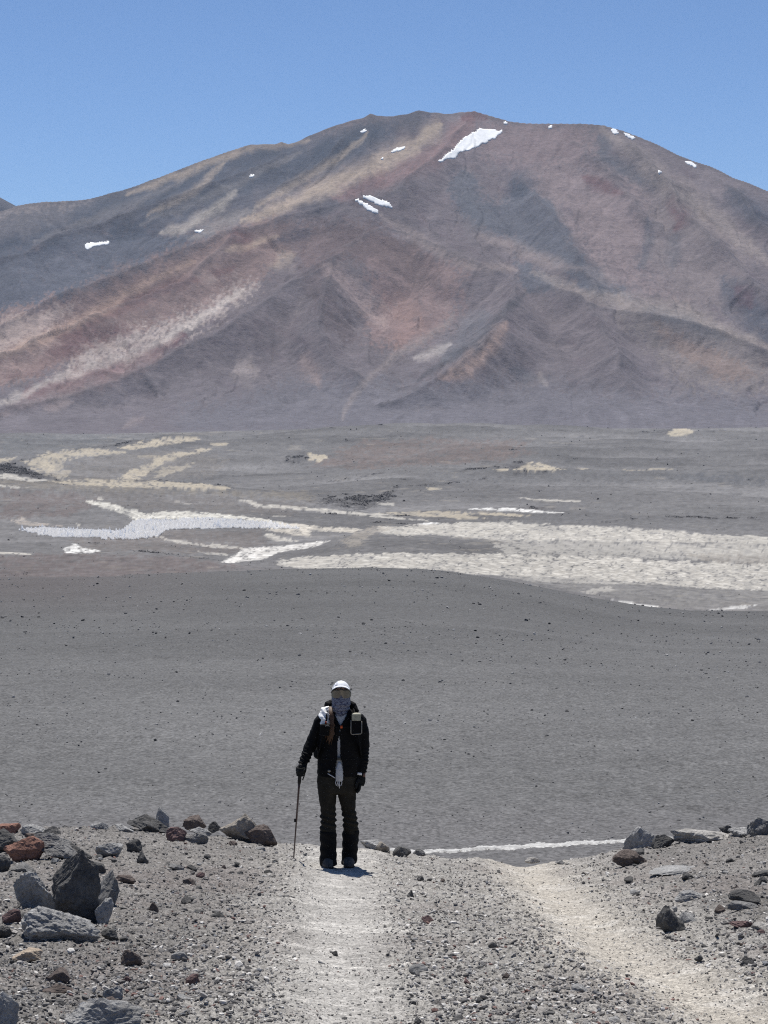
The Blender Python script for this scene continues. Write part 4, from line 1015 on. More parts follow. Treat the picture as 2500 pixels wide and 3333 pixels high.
cl = .5 + .5 * fbm(xx / 22, yy / 10, 4, 69)
keep = RNG.uniform(0, 1, n) < .16 + 1.1 * sstep(.42, .72, cl); xx, yy = xx[keep], yy[keep]; n = len(xx)
size = np.clip(RNG.lognormal(math.log(2.9), .55, n), 1.8, 12) * yy / FPX
pk = RNG.choice(4, n, p=[.32, .22, .26, .20])
col = np.array([(.078, .077, .078), (.10, .099, .10), (.17, .168, .17), (.33, .325, .32)])[pk]
fs = scatter('field_stones', np.column_stack([xx, yy, Z(xx, yy)]), size, col, .62, M['field_stone'], 6)
tag(fs, 'small dark and pale stones scattered over the gravel plain', 'stones', kind='stuff')

# broken dark rock on the outcrops of the valley floor
va = valley.data.attributes['Col'].data; vc = np.empty(len(Vv) * 4, np.float32); va.foreach_get('color', vc); vc = vc.reshape(-1, 4)[:, :3].mean(1)
fl = vc[Fv].mean(1); fd = Vv[Fv[:, 0], 1]; fu = np.abs(Vv[Fv[:, 0], 0] / fd)
fa = np.abs((Vv[Fv[:, 1], 0] - Vv[Fv[:, 0], 0]) * (Vv[Fv[:, 3], 1] - Vv[Fv[:, 0], 1]))
wgt = np.where((fl < .088) & (fu < .19), fa / fd ** 1.9, 0) + np.where((fl < .16) & (fu < .19), .002 * fa / fd ** 1.9, 0)
nv_ = 5200; pick = RNG.choice(len(Fv), nv_, p=wgt / wgt.sum())
pp = Vv[Fv[pick]].mean(1) + np.column_stack([RNG.normal(0, 1.5, nv_), RNG.normal(0, 5, nv_), np.zeros(nv_)])
pp[:, 2] = Z(pp[:, 0], pp[:, 1])
size = np.clip(RNG.lognormal(math.log(2.9), .45, nv_), 1.6, 9) * pp[:, 1] / FPX
col = np.array([(.05, .049, .052), (.075, .073, .075), (.13, .127, .125)])[RNG.choice(3, nv_, p=[.5, .3, .2])]
vr = scatter('valley_rocks', pp, size, col, .7, M['field_stone'], 9, shape=OCT)
tag(vr, 'dark broken rock strewn along the low outcrops of the valley floor', 'rocks', kind='stuff')

# ------------------------------------------------------------------ the walker
FOOT = ground_hit(1110, 2823)
S = FOOT.y / FPX
person = bpy.data.objects.new('person', None); COL.objects.link(person)
person.location = (FOOT.x, FOOT.y, float(z_near(FOOT.x, FOOT.y)) + .004)
person.empty_display_size = .3
tag(person, 'walker in open black jacket, white cap, goggles and face covering, leaning on a pole', 'person')
def lx(px): return (px - 1110) * S
def lz(py): return (2823 - py) * S * 1.015
def P3(px, py, y=0.0): return (lx(px), y, lz(py) - .20 * y)     # things nearer the viewer sit a little lower in the picture

def loft(rings, seg=20, up='z'):
    """closed tube through rings (cx, cy, cz, rx, ry)"""
    V = []; F = []
    for (cx, cy, cz, rx, ry) in rings:
        for k in range(seg):
            a = 2 * math.pi * k / seg
            V.append((cx + rx * math.cos(a), cy + ry * math.sin(a), cz))
    n = len(rings)
    for i in range(n - 1):
        for k in range(seg):
            F.append((i * seg + k, i * seg + (k + 1) % seg, (i + 1) * seg + (k + 1) % seg, (i + 1) * seg + k))
    for i, rev in ((0, True), (n - 1, False)):
        V.append(rings[i][:3]); c = len(V) - 1
        for k in range(seg):
            a, b = i * seg + k, i * seg + (k + 1) % seg
            F.append((b, a, c) if rev else (a, b, c))
    return V, F

def tube(pts, radii, seg=10, flat=1.0):
    pts = [Vector(p) for p in pts]; V = []; F = []
    if not hasattr(radii, '__len__'): radii = [radii] * len(pts)
    prev = None
    for i, p in enumerate(pts):
        t = (pts[min(i + 1, len(pts) - 1)] - pts[max(i - 1, 0)]).normalized()
        ref = prev if prev is not None else (Vector((0, 1, 0)) if abs(t.y) < .8 else Vector((1, 0, 0)))
        a = (ref - t * ref.dot(t)).normalized(); b = t.cross(a); prev = a
        for k in range(seg):
            q = 2 * math.pi * k / seg
            V.append(tuple(p + a * math.cos(q) * radii[i] * flat + b * math.sin(q) * radii[i]))
    n = len(pts)
    for i in range(n - 1):
        for k in range(seg):
            F.append((i * seg + k, i * seg + (k + 1) % seg, (i + 1) * seg + (k + 1) % seg, (i + 1) * seg + k))
    for i, rev in ((0, True), (n - 1, False)):
        V.append(tuple(pts[i])); c = len(V) - 1
        for k in range(seg):
            a, b = i * seg + k, i * seg + (k + 1) % seg
            F.append((b, a, c) if rev else (a, b, c))
    return V, F

def ell(c, r, seg=16):
    return loft([(c[0], c[1], c[2] + r[2] * math.sin(t), max(r[0] * math.cos(t), 1e-4), max(r[1] * math.cos(t), 1e-4)) for t in np.linspace(-1.5, 1.5, 11)], seg)

def join(parts):
    V, F = [], []
    for v, f in parts:
        o = len(V); V += list(v); F += [tuple(i + o for i in q) for q in f]
    return V, F

def fuse(name, parts, mat, parent, voxel=.008, smooth=4, shape=None, keep=None, flatshade=False):
    """union of overlapping closed pieces as one continuous surface"""
    V, F = join(parts)
    me = bpy.data.meshes.new('tmp'); me.from_pydata(V, [], F); me.update()
    o = bpy.data.objects.new('tmp', me); COL.objects.link(o)
    m = o.modifiers.new('r', 'REMESH'); m.mode = 'VOXEL'; m.voxel_size = voxel
    if smooth:
        m2 = o.modifiers.new('s', 'SMOOTH'); m2.iterations = smooth; m2.factor = .5
    dg = bpy.context.evaluated_depsgraph_get()
    out = bpy.data.meshes.new_from_object(o.evaluated_get(dg))
    bpy.data.objects.remove(o); bpy.data.meshes.remove(me)
    if shape is not None:
        n = len(out.vertices); co = np.empty(n * 3); out.vertices.foreach_get('co', co); co = co.reshape(-1, 3)
        no = np.empty(n * 3); out.vertices.foreach_get('normal', no); no = no.reshape(-1, 3)
        co = co + no * shape(co)[:, None]
        out.vertices.foreach_set('co', co.ravel()); out.update()
    if keep is not None:
        bm = bmesh.new(); bm.from_mesh(out)
        bmesh.ops.delete(bm, geom=[f for f in bm.faces if not keep(f.calc_center_median())], context='FACES')
        bm.to_mesh(out); bm.free()
    out.name = name
    out.polygons.foreach_set('use_smooth', np.ones(len(out.polygons), bool))
    return link(name, out, mat, parent)

def plainmesh(name, VF, mat, parent, smooth=True):
    me = bpy.data.meshes.new(name); me.from_pydata(VF[0], [], VF[1]); me.update()
    me.polygons.foreach_set('use_smooth', np.full(len(me.polygons), smooth, bool))
    return link(name, me, mat, parent)

def boxvf(c, h, rot=None):
    V = []
    for sx in (-1, 1):
        for sy in (-1, 1):
            for sz in (-1, 1):
                v = Vector((sx * h[0], sy * h[1], sz * h[2]))
                if rot is not None: v = rot @ v
                V.append(tuple(Vector(c) + v))
    return V, [(0, 1, 3, 2), (4, 6, 7, 5), (0, 4, 5, 1), (2, 3, 7, 6), (0, 2, 6, 4), (1, 5, 7, 3)]

def folds(P, amp, sx, sz, seed, diag=.5):
    return amp * fbm(P[:, 0] * sx + P[:, 1] * sx * .8, P[:, 2] * sz + P[:, 0] * sz * diag, 3, seed)

K = {}
K['jacket'] = simple_mat('black_jacket', (.0045, .0045, .005), .75, .12, 30, .3, 60, .5, .004)
K['sleeve'] = K['jacket']
K['trousers'] = simple_mat('dark_trousers', (.026, .0235, .0185), .9, .1, 14, .3, 70, .5, .003)
K['gaiter'] = simple_mat('black_gaiters', (.009, .0085, .0085), .85, .15, 20, .3, 60, .5, .003)
K['glove'] = simple_mat('dark_gloves', (.012, .0125, .012), .85, .2, 40, .3, 120, .5, .002)
K['skin'] = simple_mat('skin', (.42, .26, .19), .6, .3)
K['shirt'] = simple_mat('white_shirt', (.46, .46, .455), .85, .2, 20, .1, 40, .4, .004)
K['cloth'] = simple_mat('white_cloth', (.80, .80, .79), .85, .2, 20, .08, 45, .6, .006)
K['cap'] = simple_mat('white_cap', (.78, .79, .81), .8, .2, 40, .06)
K['hair'] = simple_mat('brown_hair', (.075, .038, .02), .55, .35, 60, .4)
K['boot'] = simple_mat('dusty_boot', (.085, .08, .075), .9, .15, 30, .3, 60, .5, .003)
K['pack'] = simple_mat('black_pack', (.005, .005, .0055), .8, .12, 25, .3, 60, .4, .003)
K['khaki'] = simple_mat('khaki_lid', (.33, .32, .24), .6, .3, 40, .2)
K['trim'] = simple_mat('beige_trim', (.26, .235, .19), .7, .3)
K['orange'] = simple_mat('orange_clip', (.55, .09, .02), .5, .4)
K['lens'] = simple_mat('mirror_lens', (.18, .165, .14), .25, .5, metal=.85)
K['frame'] = simple_mat('goggle_frame', (.06, .06, .055), .85, .2)
K['cord'] = simple_mat('pale_cord', (.55, .55, .56), .8, .2)
K['pole'] = simple_mat('dark_pole', (.045, .022, .024), .35, .5)
K['grip'] = simple_mat('black_grip', (.015, .014, .014), .8, .3)
K['steel'] = simple_mat('steel_tip', (.25, .25, .25), .35, .5, metal=.9)
K['undercap_shade'] = simple_mat('peak_underside_shade', (.03, .03, .032), .9, .1)  # shade under the cap's peak, put into the colour of its underside
# patterned tube scarf
m, nt, b = new_mat('patterned_scarf')
v = coords(nt, (1, 1, 2.2))
nz = noise(nt, v, 55, 3, .6)
c = ramp(nt, nz, [(.42, (.025, .028, .075)), (.52, (.20, .21, .26))])
nt.links.new(c, b.inputs['Base Color']); b.inputs['Roughness'].default_value = .85
bump(nt, b, noise(nt, coords(nt, (1, 1, 4)), 22, 3), .6, .01)
K['scarf'] = m
m, nt, b = new_mat('patterned_cap_side')
c = ramp(nt, noise(nt, coords(nt), 60, 3, .6), [(.40, (.10, .11, .20)), (.52, (.78, .79, .82))])
nt.links.new(c, b.inputs['Base Color']); b.inputs['Roughness'].default_value = .85
K['capside'] = m

def R(px, py, hw, dy=0.0, ry=None):
    """ring from a picture row: centre column, row, half width in picture pixels"""
    return (lx(px), dy, lz(py), hw * S, (ry if ry is not None else hw * S * .95))

# body under the clothes
arm_r = [(1050, 2342, -.0), (1015, 2412, .03), (987, 2485, -.06)]
arm_l = [(1170, 2342, .0), (1183, 2432, .03), (1180, 2512, -.01)]
legs = {-1: [(1068, 2540), (1066, 2580), (1069, 2640), (1069, 2665), (1068, 2700), (1068, 2760), (1068, 2800)], 1: [(1135, 2540), (1130, 2580), (1134, 2640), (1139, 2665), (1142, 2700), (1140, 2760), (1136, 2800)]}
torso = [R(1110, 2300, 17), R(1110, 2320, 24), R(1110, 2330, 52, 0, .08), R(1110, 2370, 58, 0, .095), R(1108, 2420, 54, 0, .09), R(1104, 2470, 50, 0, .085), R(1102, 2520, 54, 0, .09), R(1100, 2552, 52, 0, .09)]
head_c = (lx(1111), -.01, lz(2262))
body_parts = [loft(torso), ell(head_c, (.079, .097, .118)), tube([P3(1111, 2290, .01), P3(1110, 2330, .015)], .05)]
body_parts += [tube([P3(*arm_r[0]), P3(*arm_r[1]), P3(*arm_r[2])], [.05, .042, .030]), tube([P3(*arm_l[0]), P3(*arm_l[1]), P3(*arm_l[2])], [.05, .042, .030])]
for sd, q in legs.items():
    body_parts.append(tube([P3(a, b_, sd * .055 * max(0, b_ - 2545) / 180) for a, b_ in q], [.070, .064, .046, .042, .042, .040, .038]))
    body_parts.append(tube([P3(q[-1][0], 2806, .05 + sd * .055), P3(q[-1][0], 2812, -.06 + sd * .055)], [.035, .03]))
body_parts.append(ell((lx(1113), head_c[1] - .095, lz(2264)), (.013, .018, .022)))
body = fuse('body', body_parts, K['skin'], person, .009, 3)

# trousers
tr = [loft([R(1099, 2500, 62, 0, .115), R(1098, 2530, 67, 0, .12), R(1097, 2560, 66, 0, .12), R(1097, 2578, 60, 0, .11)])]
TL = [(1066, 2545, 33), (1065, 2580, 31.5), (1067, 2612, 27), (1069, 2640, 24.5), (1069, 2658, 26), (1069, 2672, 24), (1068, 2690, 26.5), (1068, 2708, 26), (1068, 2725, 22)]
TR = [(1130, 2545, 33), (1129, 2580, 31), (1132, 2612, 26.5), (1134, 2640, 22), (1139, 2656, 25), (1140, 2668, 24), (1141, 2688, 25.5), (1142, 2706, 25), (1142, 2725, 22)]
for q in (TL, TR):
    tr.append(loft([R(a, b_, h, (-.055 if q is TL else .06) * (b_ - 2545) / 180, h * S * 1.02) for a, b_, h in q]))
def tr_shape(P):
    z = P[:, 2]; kn = np.exp(-((z - lz(2668)) / .09) ** 2)
    return folds(P, .006, 9, 16, 3) + kn * .009 * np.sin(z * 120 + P[:, 0] * 30) + .003 * fbm(P[:, 0] * 40, P[:, 2] * 60, 2, 8)
fuse('trousers', tr, K['trousers'], person, .008, 3, tr_shape)

# gaiters and boots
for q, nm in (([(1068, 2706, 25.5), (1068, 2716, 27), (1069, 2740, 26), (1069, 2770, 25.5), (1069, 2795, 26.5), (1068, 2808, 27.5), (1068, 2814, 27)], 0), ([(1142, 2702, 25), (1142, 2714, 26.5), (1141, 2740, 26), (1139, 2768, 25), (1137, 2790, 25), (1136, 2806, 24.5), (1136, 2812, 24)], 1)):
    yb = -.055 if nm == 0 else .06
    rg_ = [R(a, b_, h, yb - (.02 if b_ > 2790 else 0), h * S * (1.05 + (.25 if b_ > 2800 else 0))) for a, b_, h in q]
    def gshape(P, yb=yb): return folds(P, .005, 8, 22, 13 + int(yb * 100)) + .003 * np.sin(P[:, 2] * 70 + P[:, 0] * 25)
    rg_ = [(a_, b2, c_ + .20 * -yb, d_ * 1.05, e_) for a_, b2, c_, d_, e_ in rg_]
    fuse('gaiter', [loft(rg_)], K['gaiter'], person, .008, 2, gshape)
    cx = lx(q[-1][0]); base = lz(2823) + (float(z_near(FOOT.x + cx, FOOT.y + yb, False)) - float(z_near(FOOT.x, FOOT.y, False)))
    foot = [tube([(cx, yb + .10, base + .045), (cx, yb + .02, base + .052), (cx, yb - .07, base + .047), (cx, yb - .135, base + .036)], [.048, .056, .056, .040], 14)]
    bt = fuse('boot', foot + [ell((cx, yb - .105, base + .04), (.052, .07, .036))], K['boot'], person, .007, 3)
    out = [(cx + .052 * math.cos(a) * (1.0 if math.sin(a) < 0 else .9), yb - .02 + .165 * math.sin(a)) for a in np.linspace(0, 2 * math.pi, 24, endpoint=False)]
    n_ = len(out)
    V = [(x, y, base - .022) for x, y in out] + [(x, y, base + .018) for x, y in out]
    F = [(i, (i + 1) % n_, n_ + (i + 1) % n_, n_ + i) for i in range(n_)] + [tuple(range(n_))[::-1], tuple(range(n_, 2 * n_))]
    plainmesh('sole', (V, F), K['gaiter'], bt)

# shirt and jacket
shirt = [loft([R(1110, 2312, 20, 0, .06), R(1110, 2328, 40, 0, .085), R(1110, 2370, 60, -.005, .115), R(1108, 2430, 58, -.005, .112), R(1105, 2490, 56, -.005, .112), R(1103, 2515, 56, -.005, .112)])]
fuse('shirt', shirt, K['shirt'], person, .009, 3, lambda P: folds(P, .004, 14, 10, 17))
jk = [loft([R(1110, 2306, 27, .02, .075), R(1110, 2318, 44, .012, .09), R(1110, 2330, 62, .005, .105), R(1110, 2365, 74, 0, .128), R(1109, 2420, 75, 0, .130), R(1106, 2470, 72, 0, .130), R(1101, 2505, 69, 0, .130), R(1099, 2524, 67, 0, .128)], 28)]
jk.append(loft([R(1050, 2326, 14, .01, .05), R(1046, 2340, 23, .01, .07), R(1036, 2372, 24, .015, .068), R(1020, 2408, 23, .02, .064), R(1006, 2438, 20, .0, .058), R(995, 2462, 18, -.03, .052), R(989, 2480, 16.5, -.05, .046)]))
jk.append(loft([R(1168, 2326, 14, .01, .05), R(1173, 2342, 22, .01, .07), R(1180, 2380, 22, .015, .066), R(1181, 2425, 22, .02, .064), R(1182, 2450, 20, .015, .06), R(1181, 2485, 18, .0, .052), R(1178, 2512, 16, -.01, .045)]))
def jk_shape(P):
    z = P[:, 2]; arm = (P[:, 0] < lx(1025)) | (P[:, 0] > lx(1186))
    low = sstep(lz(2425), lz(2455), z)
    q = .0045 * np.sin(z * 190 + P[:, 0] * 60 + 2.5 * fbm(P[:, 0] * 20, z * 20, 2, 4)) * arm * low
    return q + folds(P, .008, 7, 9, 23) + .004 * fbm(P[:, 0] * 26, P[:, 2] * 34, 3, 24)
OPEN_Y = [2298, 2312, 2330, 2345, 2358, 2364, 2396, 2404, 2416, 2468, 2480, 2500, 2540]
OPEN_L = [1086, 1088, 1092, 1099, 1106, 1109, 1106, 1103, 1100.5, 1100.5, 1097, 1093, 1090]
OPEN_R = [1140, 1136, 1129, 1121, 1114, 1110, 1106.5, 1107, 1108.5, 1110, 1114, 1118, 1122]
def jk_keep(c):
    py = 2823 - (c.z + .20 * c.y) / (S * 1.015); px = c.x / S + 1110
    if c.y < -.02 and np.interp(py, OPEN_Y, OPEN_L) < px < np.interp(py, OPEN_Y, OPEN_R) and py > 2298: return False
    return not (py < 2310 and abs(px - 1110) < 24)
jacket = fuse('jacket', jk, K['jacket'], person, .0065, 3, jk_shape, jk_keep)
# standing hood collar
hood = [tube([P3(1060, 2312, .07), P3(1066, 2292, .075), P3(1090, 2284, .10), P3(1130, 2284, .10), P3(1152, 2296, .075), P3(1162, 2318, .05)], [.028, .034, .036, .036, .036, .028], 12)]
fuse('hood', hood, K['jacket'], jacket, .008, 3, lambda P: folds(P, .012, 16, 18, 31))

# head wear
def cap_pt(a, e, r=1.0):                  # a around (0 = facing), e height angle
    return (head_c[0] + .090 * r * math.sin(a) * math.cos(e), head_c[1] - .107 * r * math.cos(a) * math.cos(e), head_c[2] + .012 + .122 * r * math.sin(e))
V = []; F = []; na, ne = 36, 10
for i in range(ne):
    for k in range(na):
        a = 2 * math.pi * k / na; e0 = float(np.interp(math.cos(a), [-1, -.5, 0, .5, 1], [-.35, -.3, -.12, .35, .72]))
        V.append(cap_pt(a, e0 + (1.5 - e0) * i / (ne - 1)))
for i in range(ne - 1):
    for k in range(na): F.append((i * na + k, i * na + (k + 1) % na, (i + 1) * na + (k + 1) % na, (i + 1) * na + k))
V.append((head_c[0], head_c[1], head_c[2] + .136))
for k in range(na): F.append(((ne - 1) * na + k, (ne - 1) * na + (k + 1) % na, len(V) - 1))
cap = plainmesh('cap', (V, F), K['cap'], person)
cap.data.materials.append(K['capside'])
for p in cap.data.polygons:
    c = p.center
    if c.x < head_c[0] - .030 or c.y > head_c[1] + .0: p.material_index = 1
def arc_plate(a0, a1, n, inner, outer, z_in, z_out, th, droop):
    V = []
    for i in range(n):
        t = -1 + 2 * i / (n - 1); a = a0 + (a1 - a0) * i / (n - 1)
        zi = z_in - droop * t * t; zo = z_out - droop * 1.35 * t * t
        xi, yi = head_c[0] + inner[0] * math.sin(a), head_c[1] - inner[1] * math.cos(a)
        xo, yo = head_c[0] + outer[0] * math.sin(a), head_c[1] - outer[1] * math.cos(a)
        V += [(xi, yi, zi), (xo, yo, zo), (xo, yo, zo - th), (xi, yi, zi - th)]
    F = []
    for i in range(n - 1):
        o = i * 4
        for q in range(4): F.append((o + q, o + (q + 1) % 4, o + 4 + (q + 1) % 4, o + 4 + q))
    F += [(0, 1, 2, 3), tuple((n - 1) * 4 + k for k in (3, 2, 1, 0))]
    return V, F
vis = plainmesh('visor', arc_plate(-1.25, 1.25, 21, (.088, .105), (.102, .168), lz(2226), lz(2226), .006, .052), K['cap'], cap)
vis.data.materials.append(K['undercap_shade'])
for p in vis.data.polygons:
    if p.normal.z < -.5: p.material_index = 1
lg = []
for k, (dx, w_) in enumerate(((-.012, .004), (-.004, .004), (.004, .003), (.011, .003))):
    a = (dx + .004) / .083; p = cap_pt(a, .72, 1.02)
    lg.append(boxvf(p, (w_ * .55, .002, .006 if k % 2 == 0 else .004)))
plainmesh('logo', join(lg), K['frame'], cap, False)

# goggles
g_ = []
def gog(a0, a1, n, z0, z1, rx, ry):
    V = []; F = []
    for i in range(n):
        a = a0 + (a1 - a0) * i / (n - 1); t = abs(a) / max(abs(a0), abs(a1))
        zz0 = z0 + (.035 * max(0, 1 - abs(a) / .20)) + .008 * max(0, t - .7) / .3
        zz1 = z1 - .006 * max(0, t - .7) / .3
        for r in (1.0, .93):
            for z in (zz0, zz1): V.append((head_c[0] + .003 + rx * r * math.sin(a), head_c[1] - ry * r * math.cos(a), z))
    for i in range(n - 1):
        o = i * 4
        for q in ((0, 1), (1, 3), (3, 2), (2, 0)): F.append((o + q[0], o + 4 + q[0], o + 4 + q[1], o + q[1]))
    F += [(0, 1, 3, 2), tuple((n - 1) * 4 + k for k in (2, 3, 1, 0))]
    return V, F
goggles = plainmesh('goggles', gog(-1.12, 1.12, 27, lz(2266), lz(2240), .101, .128), K['lens'], person, False)
plainmesh('frame', gog(-1.2, 1.2, 27, lz(2242), lz(2238.5), .1035, .130), K['frame'], goggles)
plainmesh('strap', join([tube([(head_c[0] + s_ * .088, head_c[1] - .045, lz(2250)), (head_c[0] + s_ * .088, head_c[1] + .04, lz(2250)), (head_c[0] + s_ * .05, head_c[1] + .097, lz(2252))], [.011] * 3, 8, .4) for s_ in (-1, 1)]), K['frame'], goggles)

# tube scarf over nose, mouth and neck
sc = loft([(head_c[0], head_c[1] - .012, lz(2256), .084, .100), (head_c[0], head_c[1] - .014, lz(2275), .087, .109), (head_c[0], head_c[1] - .014, lz(2290), .086, .109), (head_c[0] - .003, head_c[1] - .004, lz(2304), .080, .099), (head_c[0] - .003, head_c[1] + .0, lz(2314), .072, .088), (head_c[0] - .002, head_c[1] + .0, lz(2324), .062, .082), (head_c[0], head_c[1] + .0, lz(2329), .045, .06)], 28)
fuse('neck_scarf', [sc], K['scarf'], person, .006, 2, lambda P: .005 * np.sin(P[:, 2] * 170 + 3 * fbm(P[:, 0] * 15, P[:, 2] * 15, 2, 6)) * sstep(lz(2278), lz(2300), P[:, 2]) + folds(P, .004, 20, 20, 41))

# ponytail over the shoulder: a bundle of strands
st = []
for k in range(26):
    j = RNG.normal(0, 1, 8); sp = k / 25
    end = (1060 + 17 * sp + 2 * j[0], 2404 + 16 * sp + 6 * j[1])
    st.append(tube([P3(1076 + 3 * j[2] * .6, 2302, -.085), P3(1082 + 4.5 * j[3] * .8, 2335, -.135), P3(1086 + 5.5 * j[4] * .8, 2366, -.148 - .004 * j[5]), P3((1086 + end[0]) / 2 + 4 * j[6], (2366 + end[1]) / 2, -.148), P3(*end, -.142)], [.006, .0065, .006, .0045, .0012], 6))
plainmesh('hair', join(st), K['hair'], person)

# white cloth over the shoulder
cl = [loft([R(1062, 2298, 10, -.02, .05), R(1058, 2312, 17, -.03, .075), R(1058, 2328, 19, -.045, .085), R(1060, 2344, 17, -.06, .083), R(1060, 2353, 15, -.06, .078)], 18)]
fuse('shoulder_cloth', cl, K['cloth'], person, .006, 2, lambda P: .008 * np.sin(P[:, 2] * 90 + P[:, 0] * 70 + 2 * fbm(P[:, 0] * 30, P[:, 2] * 30, 2, 4)) + folds(P, .006, 22, 22, 45))

# small white drawstring pouch hanging at the waist
pb = [loft([R(1106, 2474, 5, -.132, .015), R(1106, 2482, 7.5, -.138, .022), R(1106, 2500, 11, -.14, .026), R(1106, 2518, 12.5, -.14, .026), R(1106, 2531, 12, -.138, .02), R(1106, 2535, 9, -.135, .012)], 16)]
pouch = fuse('waist_pouch', pb, K['shirt'], person, .005, 2, lambda P: folds(P, .004, 30, 26, 49))
cd = []
for sx_, w_ in ((-1, 9), (1, 7)):
    cd.append(tube([P3(1105, 2534, -.15), P3(1105 + sx_ * w_, 2540, -.15), P3(1105 + sx_ * (w_ + 2.5), 2549, -.148), P3(1105 + sx_ * w_, 2557, -.146), P3(1105 + sx_ * 3, 2560, -.146), P3(1105 + sx_ * .5, 2548, -.15)], .0035, 6))
cd.append(tube([P3(1104, 2534, -.152), P3(1101, 2548, -.15), P3(1098, 2557, -.148)], .0035, 6)); cd.append(tube([P3(1106, 2534, -.152), P3(1106, 2550, -.15), P3(1106, 2567, -.148)], .0038, 6))
plainmesh('drawstring', join(cd), K['cord'], pouch)
plainmesh('cord', tube([P3(1068, 2519, -.135), P3(1080, 2526, -.145), P3(1093, 2534, -.15)], .0045, 6), K['cord'], person)
plainmesh('cord_toggle', ell(P3(1073, 2511, -.138), (.014, .01, .011)), K['trim'], person)

# gloved hands: palm, four fingers and a thumb
def hand(name, palm, fingers, thumb, parent, cuff):
    parts = [tube(*palm, 14, .62)] + [tube(p, r, 8) for p, r in fingers] + [tube(*thumb, 8)] + [tube(*cuff, 14)]
    return fuse(name, parts, K['glove'], parent, .0045, 2, lambda P: .0015 * fbm(P[:, 0] * 60, P[:, 2] * 60, 2, 3))
hx, hz, hy = lx(980), lz(2500), -.10
palm = ([(lx(988), -.055, lz(2480)), (lx(985), -.075, lz(2490)), (lx(982), -.085, lz(2504)), (lx(981), -.085, lz(2514))], [.034, .042, .046, .036])
fin = []
for k in range(4):
    z = lz(2492 + 7.5 * k); f = (1.0, 1.06, 1.0, .86)[k]
    fin.append(([(hx - .030, -.080, z), (hx - .036 * f, -.120, z - .002), (hx - .016, -.150 * f - .003, z - .004), (hx + .012, -.146, z - .005), (hx + .026, -.122, z - .004)], [.0115, .0112, .0108, .010, .0088]))
th = ([(lx(991), -.075, lz(2487)), (lx(993), -.105, lz(2494)), (lx(990), -.135, lz(2500)), (lx(985), -.150, lz(2503))], [.014, .013, .0125, .010])
hand('glove', palm, fin, th, person, ([(lx(991), -.045, lz(2470)), (lx(988), -.058, lz(2484))], [.040, .036]))
palm2 = ([(lx(1179), -.01, lz(2516)), (lx(1177), -.015, lz(2530)), (lx(1174), -.02, lz(2545)), (lx(1172), -.025, lz(2555))], [.030, .042, .046, .040])
fin2 = []
for k in range(4):
    f = (.92, 1.05, 1.0, .82)[k]; yk = -.062 + .026 * k; x0 = 1173 - 1.0 * k
    fin2.append(([(lx(x0), yk * .9, lz(2552)), (lx(x0 - 1), yk, lz(2552 + 13 * f)), (lx(x0 - 5), yk - .004, lz(2552 + 21 * f)), (lx(x0 - 10), yk - .006, lz(2552 + 26 * f))], [.0135, .013, .012, .010]))
th2 = ([(lx(1168), -.045, lz(2532)), (lx(1163), -.065, lz(2545)), (lx(1161), -.070, lz(2556)), (lx(1161), -.070, lz(2563))], [.015, .0145, .013, .010])
hand('glove', palm2, fin2, th2, person, ([(lx(1180), -.01, lz(2508)), (lx(1178), -.012, lz(2522))], [.036, .034]))
plainmesh('cuff', tube([P3(1172, 2516, -.03), P3(1171, 2523, -.035)], [.026, .024], 12), K['cloth'], person)
plainmesh('wrist_band', tube([P3(1186, 2517, -.03), P3(1186, 2528, -.03)], [.014, .013], 10), simple_mat('brown_band', (.16, .09, .07), .7), person)

# ------------------------------------------------------------------ trekking pole (held, so a thing of its own)
wp = person.location
tip = ground_hit(961, 2800, 18, 21.2)
tip = Vector((tip.x, min(tip.y, wp.y + .45), 0)); tip.x = (961 - 1250) / FPX * tip.y * 1.03; tip.z = float(z_near(tip.x, tip.y)) - .01
pole = bpy.data.objects.new('trekking_pole', None); COL.objects.link(pole); pole.location = tip
tag(pole, 'dark trekking pole planted in the gravel, gripped by the walker', 'trekking pole')
top = wp + Vector((hx - .002, -.112, lz(2481))) - tip
ax = top.normalized(); Ln = top.length
def on(t): return tuple(ax * (Ln * t))
plainmesh('grip', tube([on(.80), on(.83), on(.86), on(.93), on(.985), on(1.0)], [.014, .017, .0165, .0175, .019, .012], 12), K['grip'], pole)
sh = plainmesh('shaft', tube([on(.03), on(.30), on(.42), on(.421), on(.74), on(.80)], [.0068, .0072, .0075, .0092, .0095, .0115], 12), K['pole'], pole)
plainmesh('clamp', boxvf(tuple(ax * (Ln * .42) + Vector((-.012, 0, 0))), (.010, .008, .016)), K['grip'], sh, False)
plainmesh('tip', tube([on(0), on(.012), on(.035)], [.002, .0045, .0068], 10), K['steel'], pole)
plainmesh('wrist_strap', tube([on(.98), tuple(Vector(on(.97)) + Vector((.03, -.01, .0))), tuple(Vector(on(.90)) + Vector((.045, -.012, 0))), tuple(Vector(on(.84)) + Vector((.03, -.01, 0)))], .006, 8, .4), K['grip'], pole)

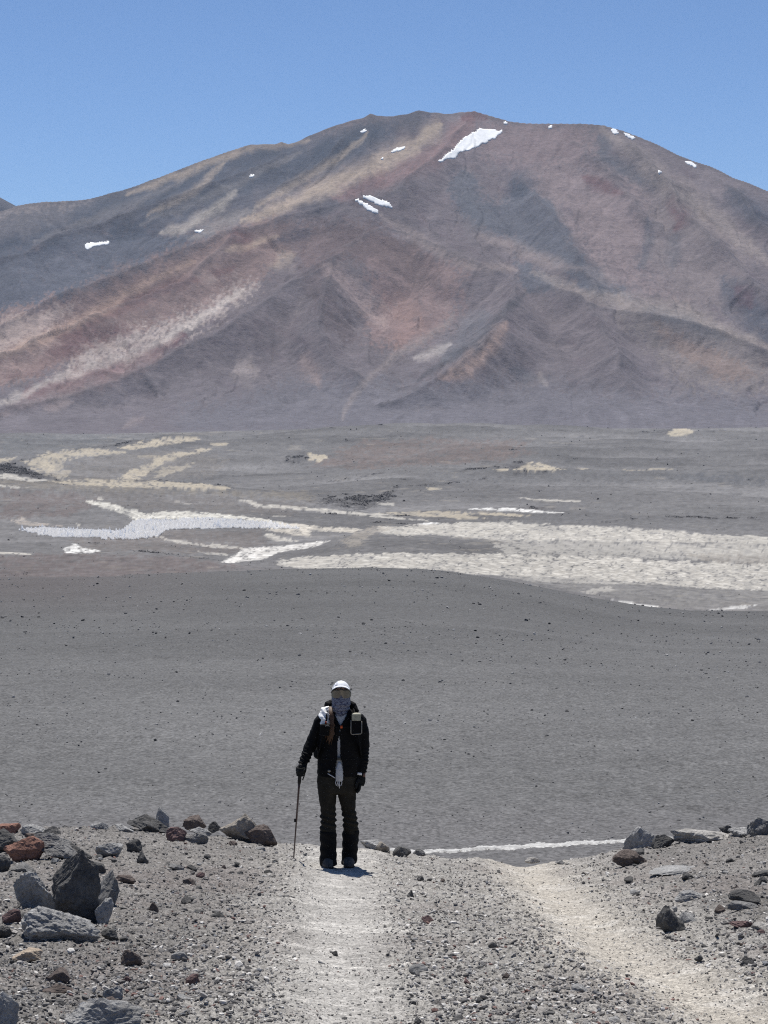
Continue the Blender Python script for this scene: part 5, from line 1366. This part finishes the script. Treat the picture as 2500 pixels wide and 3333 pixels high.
# ------------------------------------------------------------------ backpack (carried, so a thing of its own)
pk_ = bpy.data.objects.new('backpack', None); COL.objects.link(pk_); pk_.location = wp
tag(pk_, 'black backpack with chest pouches carried on the walker\'s shoulders', 'backpack')
pbp = [loft([R(1106, 2296, 30, .20, .07), R(1106, 2310, 44, .22, .10), R(1104, 2360, 56, .235, .12), R(1098, 2420, 64, .235, .125), R(1092, 2455, 74, .225, .125), R(1092, 2478, 76, .22, .12), R(1096, 2490, 62, .21, .10)], 24)]
fuse('pack_body', pbp, K['pack'], pk_, .010, 3, lambda P: folds(P, .012, 10, 12, 51))
for sd, q in ((-1, [(1070, 2312, .06), (1066, 2318, -.06), (1064, 2345, -.128), (1056, 2385, -.140), (1044, 2430, -.12), (1036, 2462, -.04)]), (1, [(1150, 2312, .06), (1154, 2318, -.06), (1158, 2345, -.128), (1164, 2385, -.138), (1172, 2430, -.11), (1176, 2462, -.03)])):
    plainmesh('shoulder_strap', tube([P3(*a) for a in q], [.026] * 6, 10, .32), K['pack'], pk_)
cs = plainmesh('chest_strap', tube([P3(1062, 2366, -.146), P3(1085, 2369, -.152), P3(1110, 2369, -.154), P3(1140, 2369, -.15), P3(1158, 2366, -.146)], [.008] * 5, 8, .4), K['pack'], pk_)
plainmesh('buckle', boxvf(P3(1113, 2368.5, -.162), (.010, .006, .012)), K['orange'], cs)
plainmesh('clip', boxvf(P3(1063, 2354, -.160), (.004, .005, .012)), K['orange'], cs)
hb_ = plainmesh('hip_belt', tube([P3(1040, 2472, -.05), P3(1062, 2472, -.110), P3(1092, 2472, -.128), P3(1105, 2471, -.133), P3(1118, 2472, -.128), P3(1150, 2472, -.105), P3(1168, 2472, -.05)], [.013] * 7, 8, .4), K['pack'], pk_)
plainmesh('buckle', boxvf(P3(1105, 2471, -.144), (.016, .007, .013)), K['frame'], hb_)
gp_ = fuse('camera_pouch', [boxvf(P3(1059, 2378, -.158), (.042, .03, .052)), ell(P3(1068, 2372, -.185), (.026, .02, .026))], K['pack'], pk_, .006, 5)
plainmesh('ring', tube([P3(1068 + 7.5 * math.cos(a), 2371 - 7.5 * math.sin(a), -.203) for a in np.linspace(.5, 2.8, 12)], .0025, 6), simple_mat('grey_ring', (.16, .16, .17), .5), gp_)
ph = fuse('phone_pouch', [boxvf(P3(1161.5, 2368, -.162), (.049, .016, .074))], K['pack'], pk_, .006, 3)
bx_ = [(1144.5, 2347), (1144, 2388), (1147, 2393), (1176, 2391), (1179, 2387), (1179, 2350)]
plainmesh('trim', tube([P3(a, b_, -.181) for a, b_ in bx_], .0042, 8), K['trim'], ph)
fuse('lid', [boxvf(P3(1161.5, 2337, -.158), (.042, .022, .032)), ell(P3(1161.5, 2327, -.155), (.038, .02, .014))], K['khaki'], ph, .005, 4)
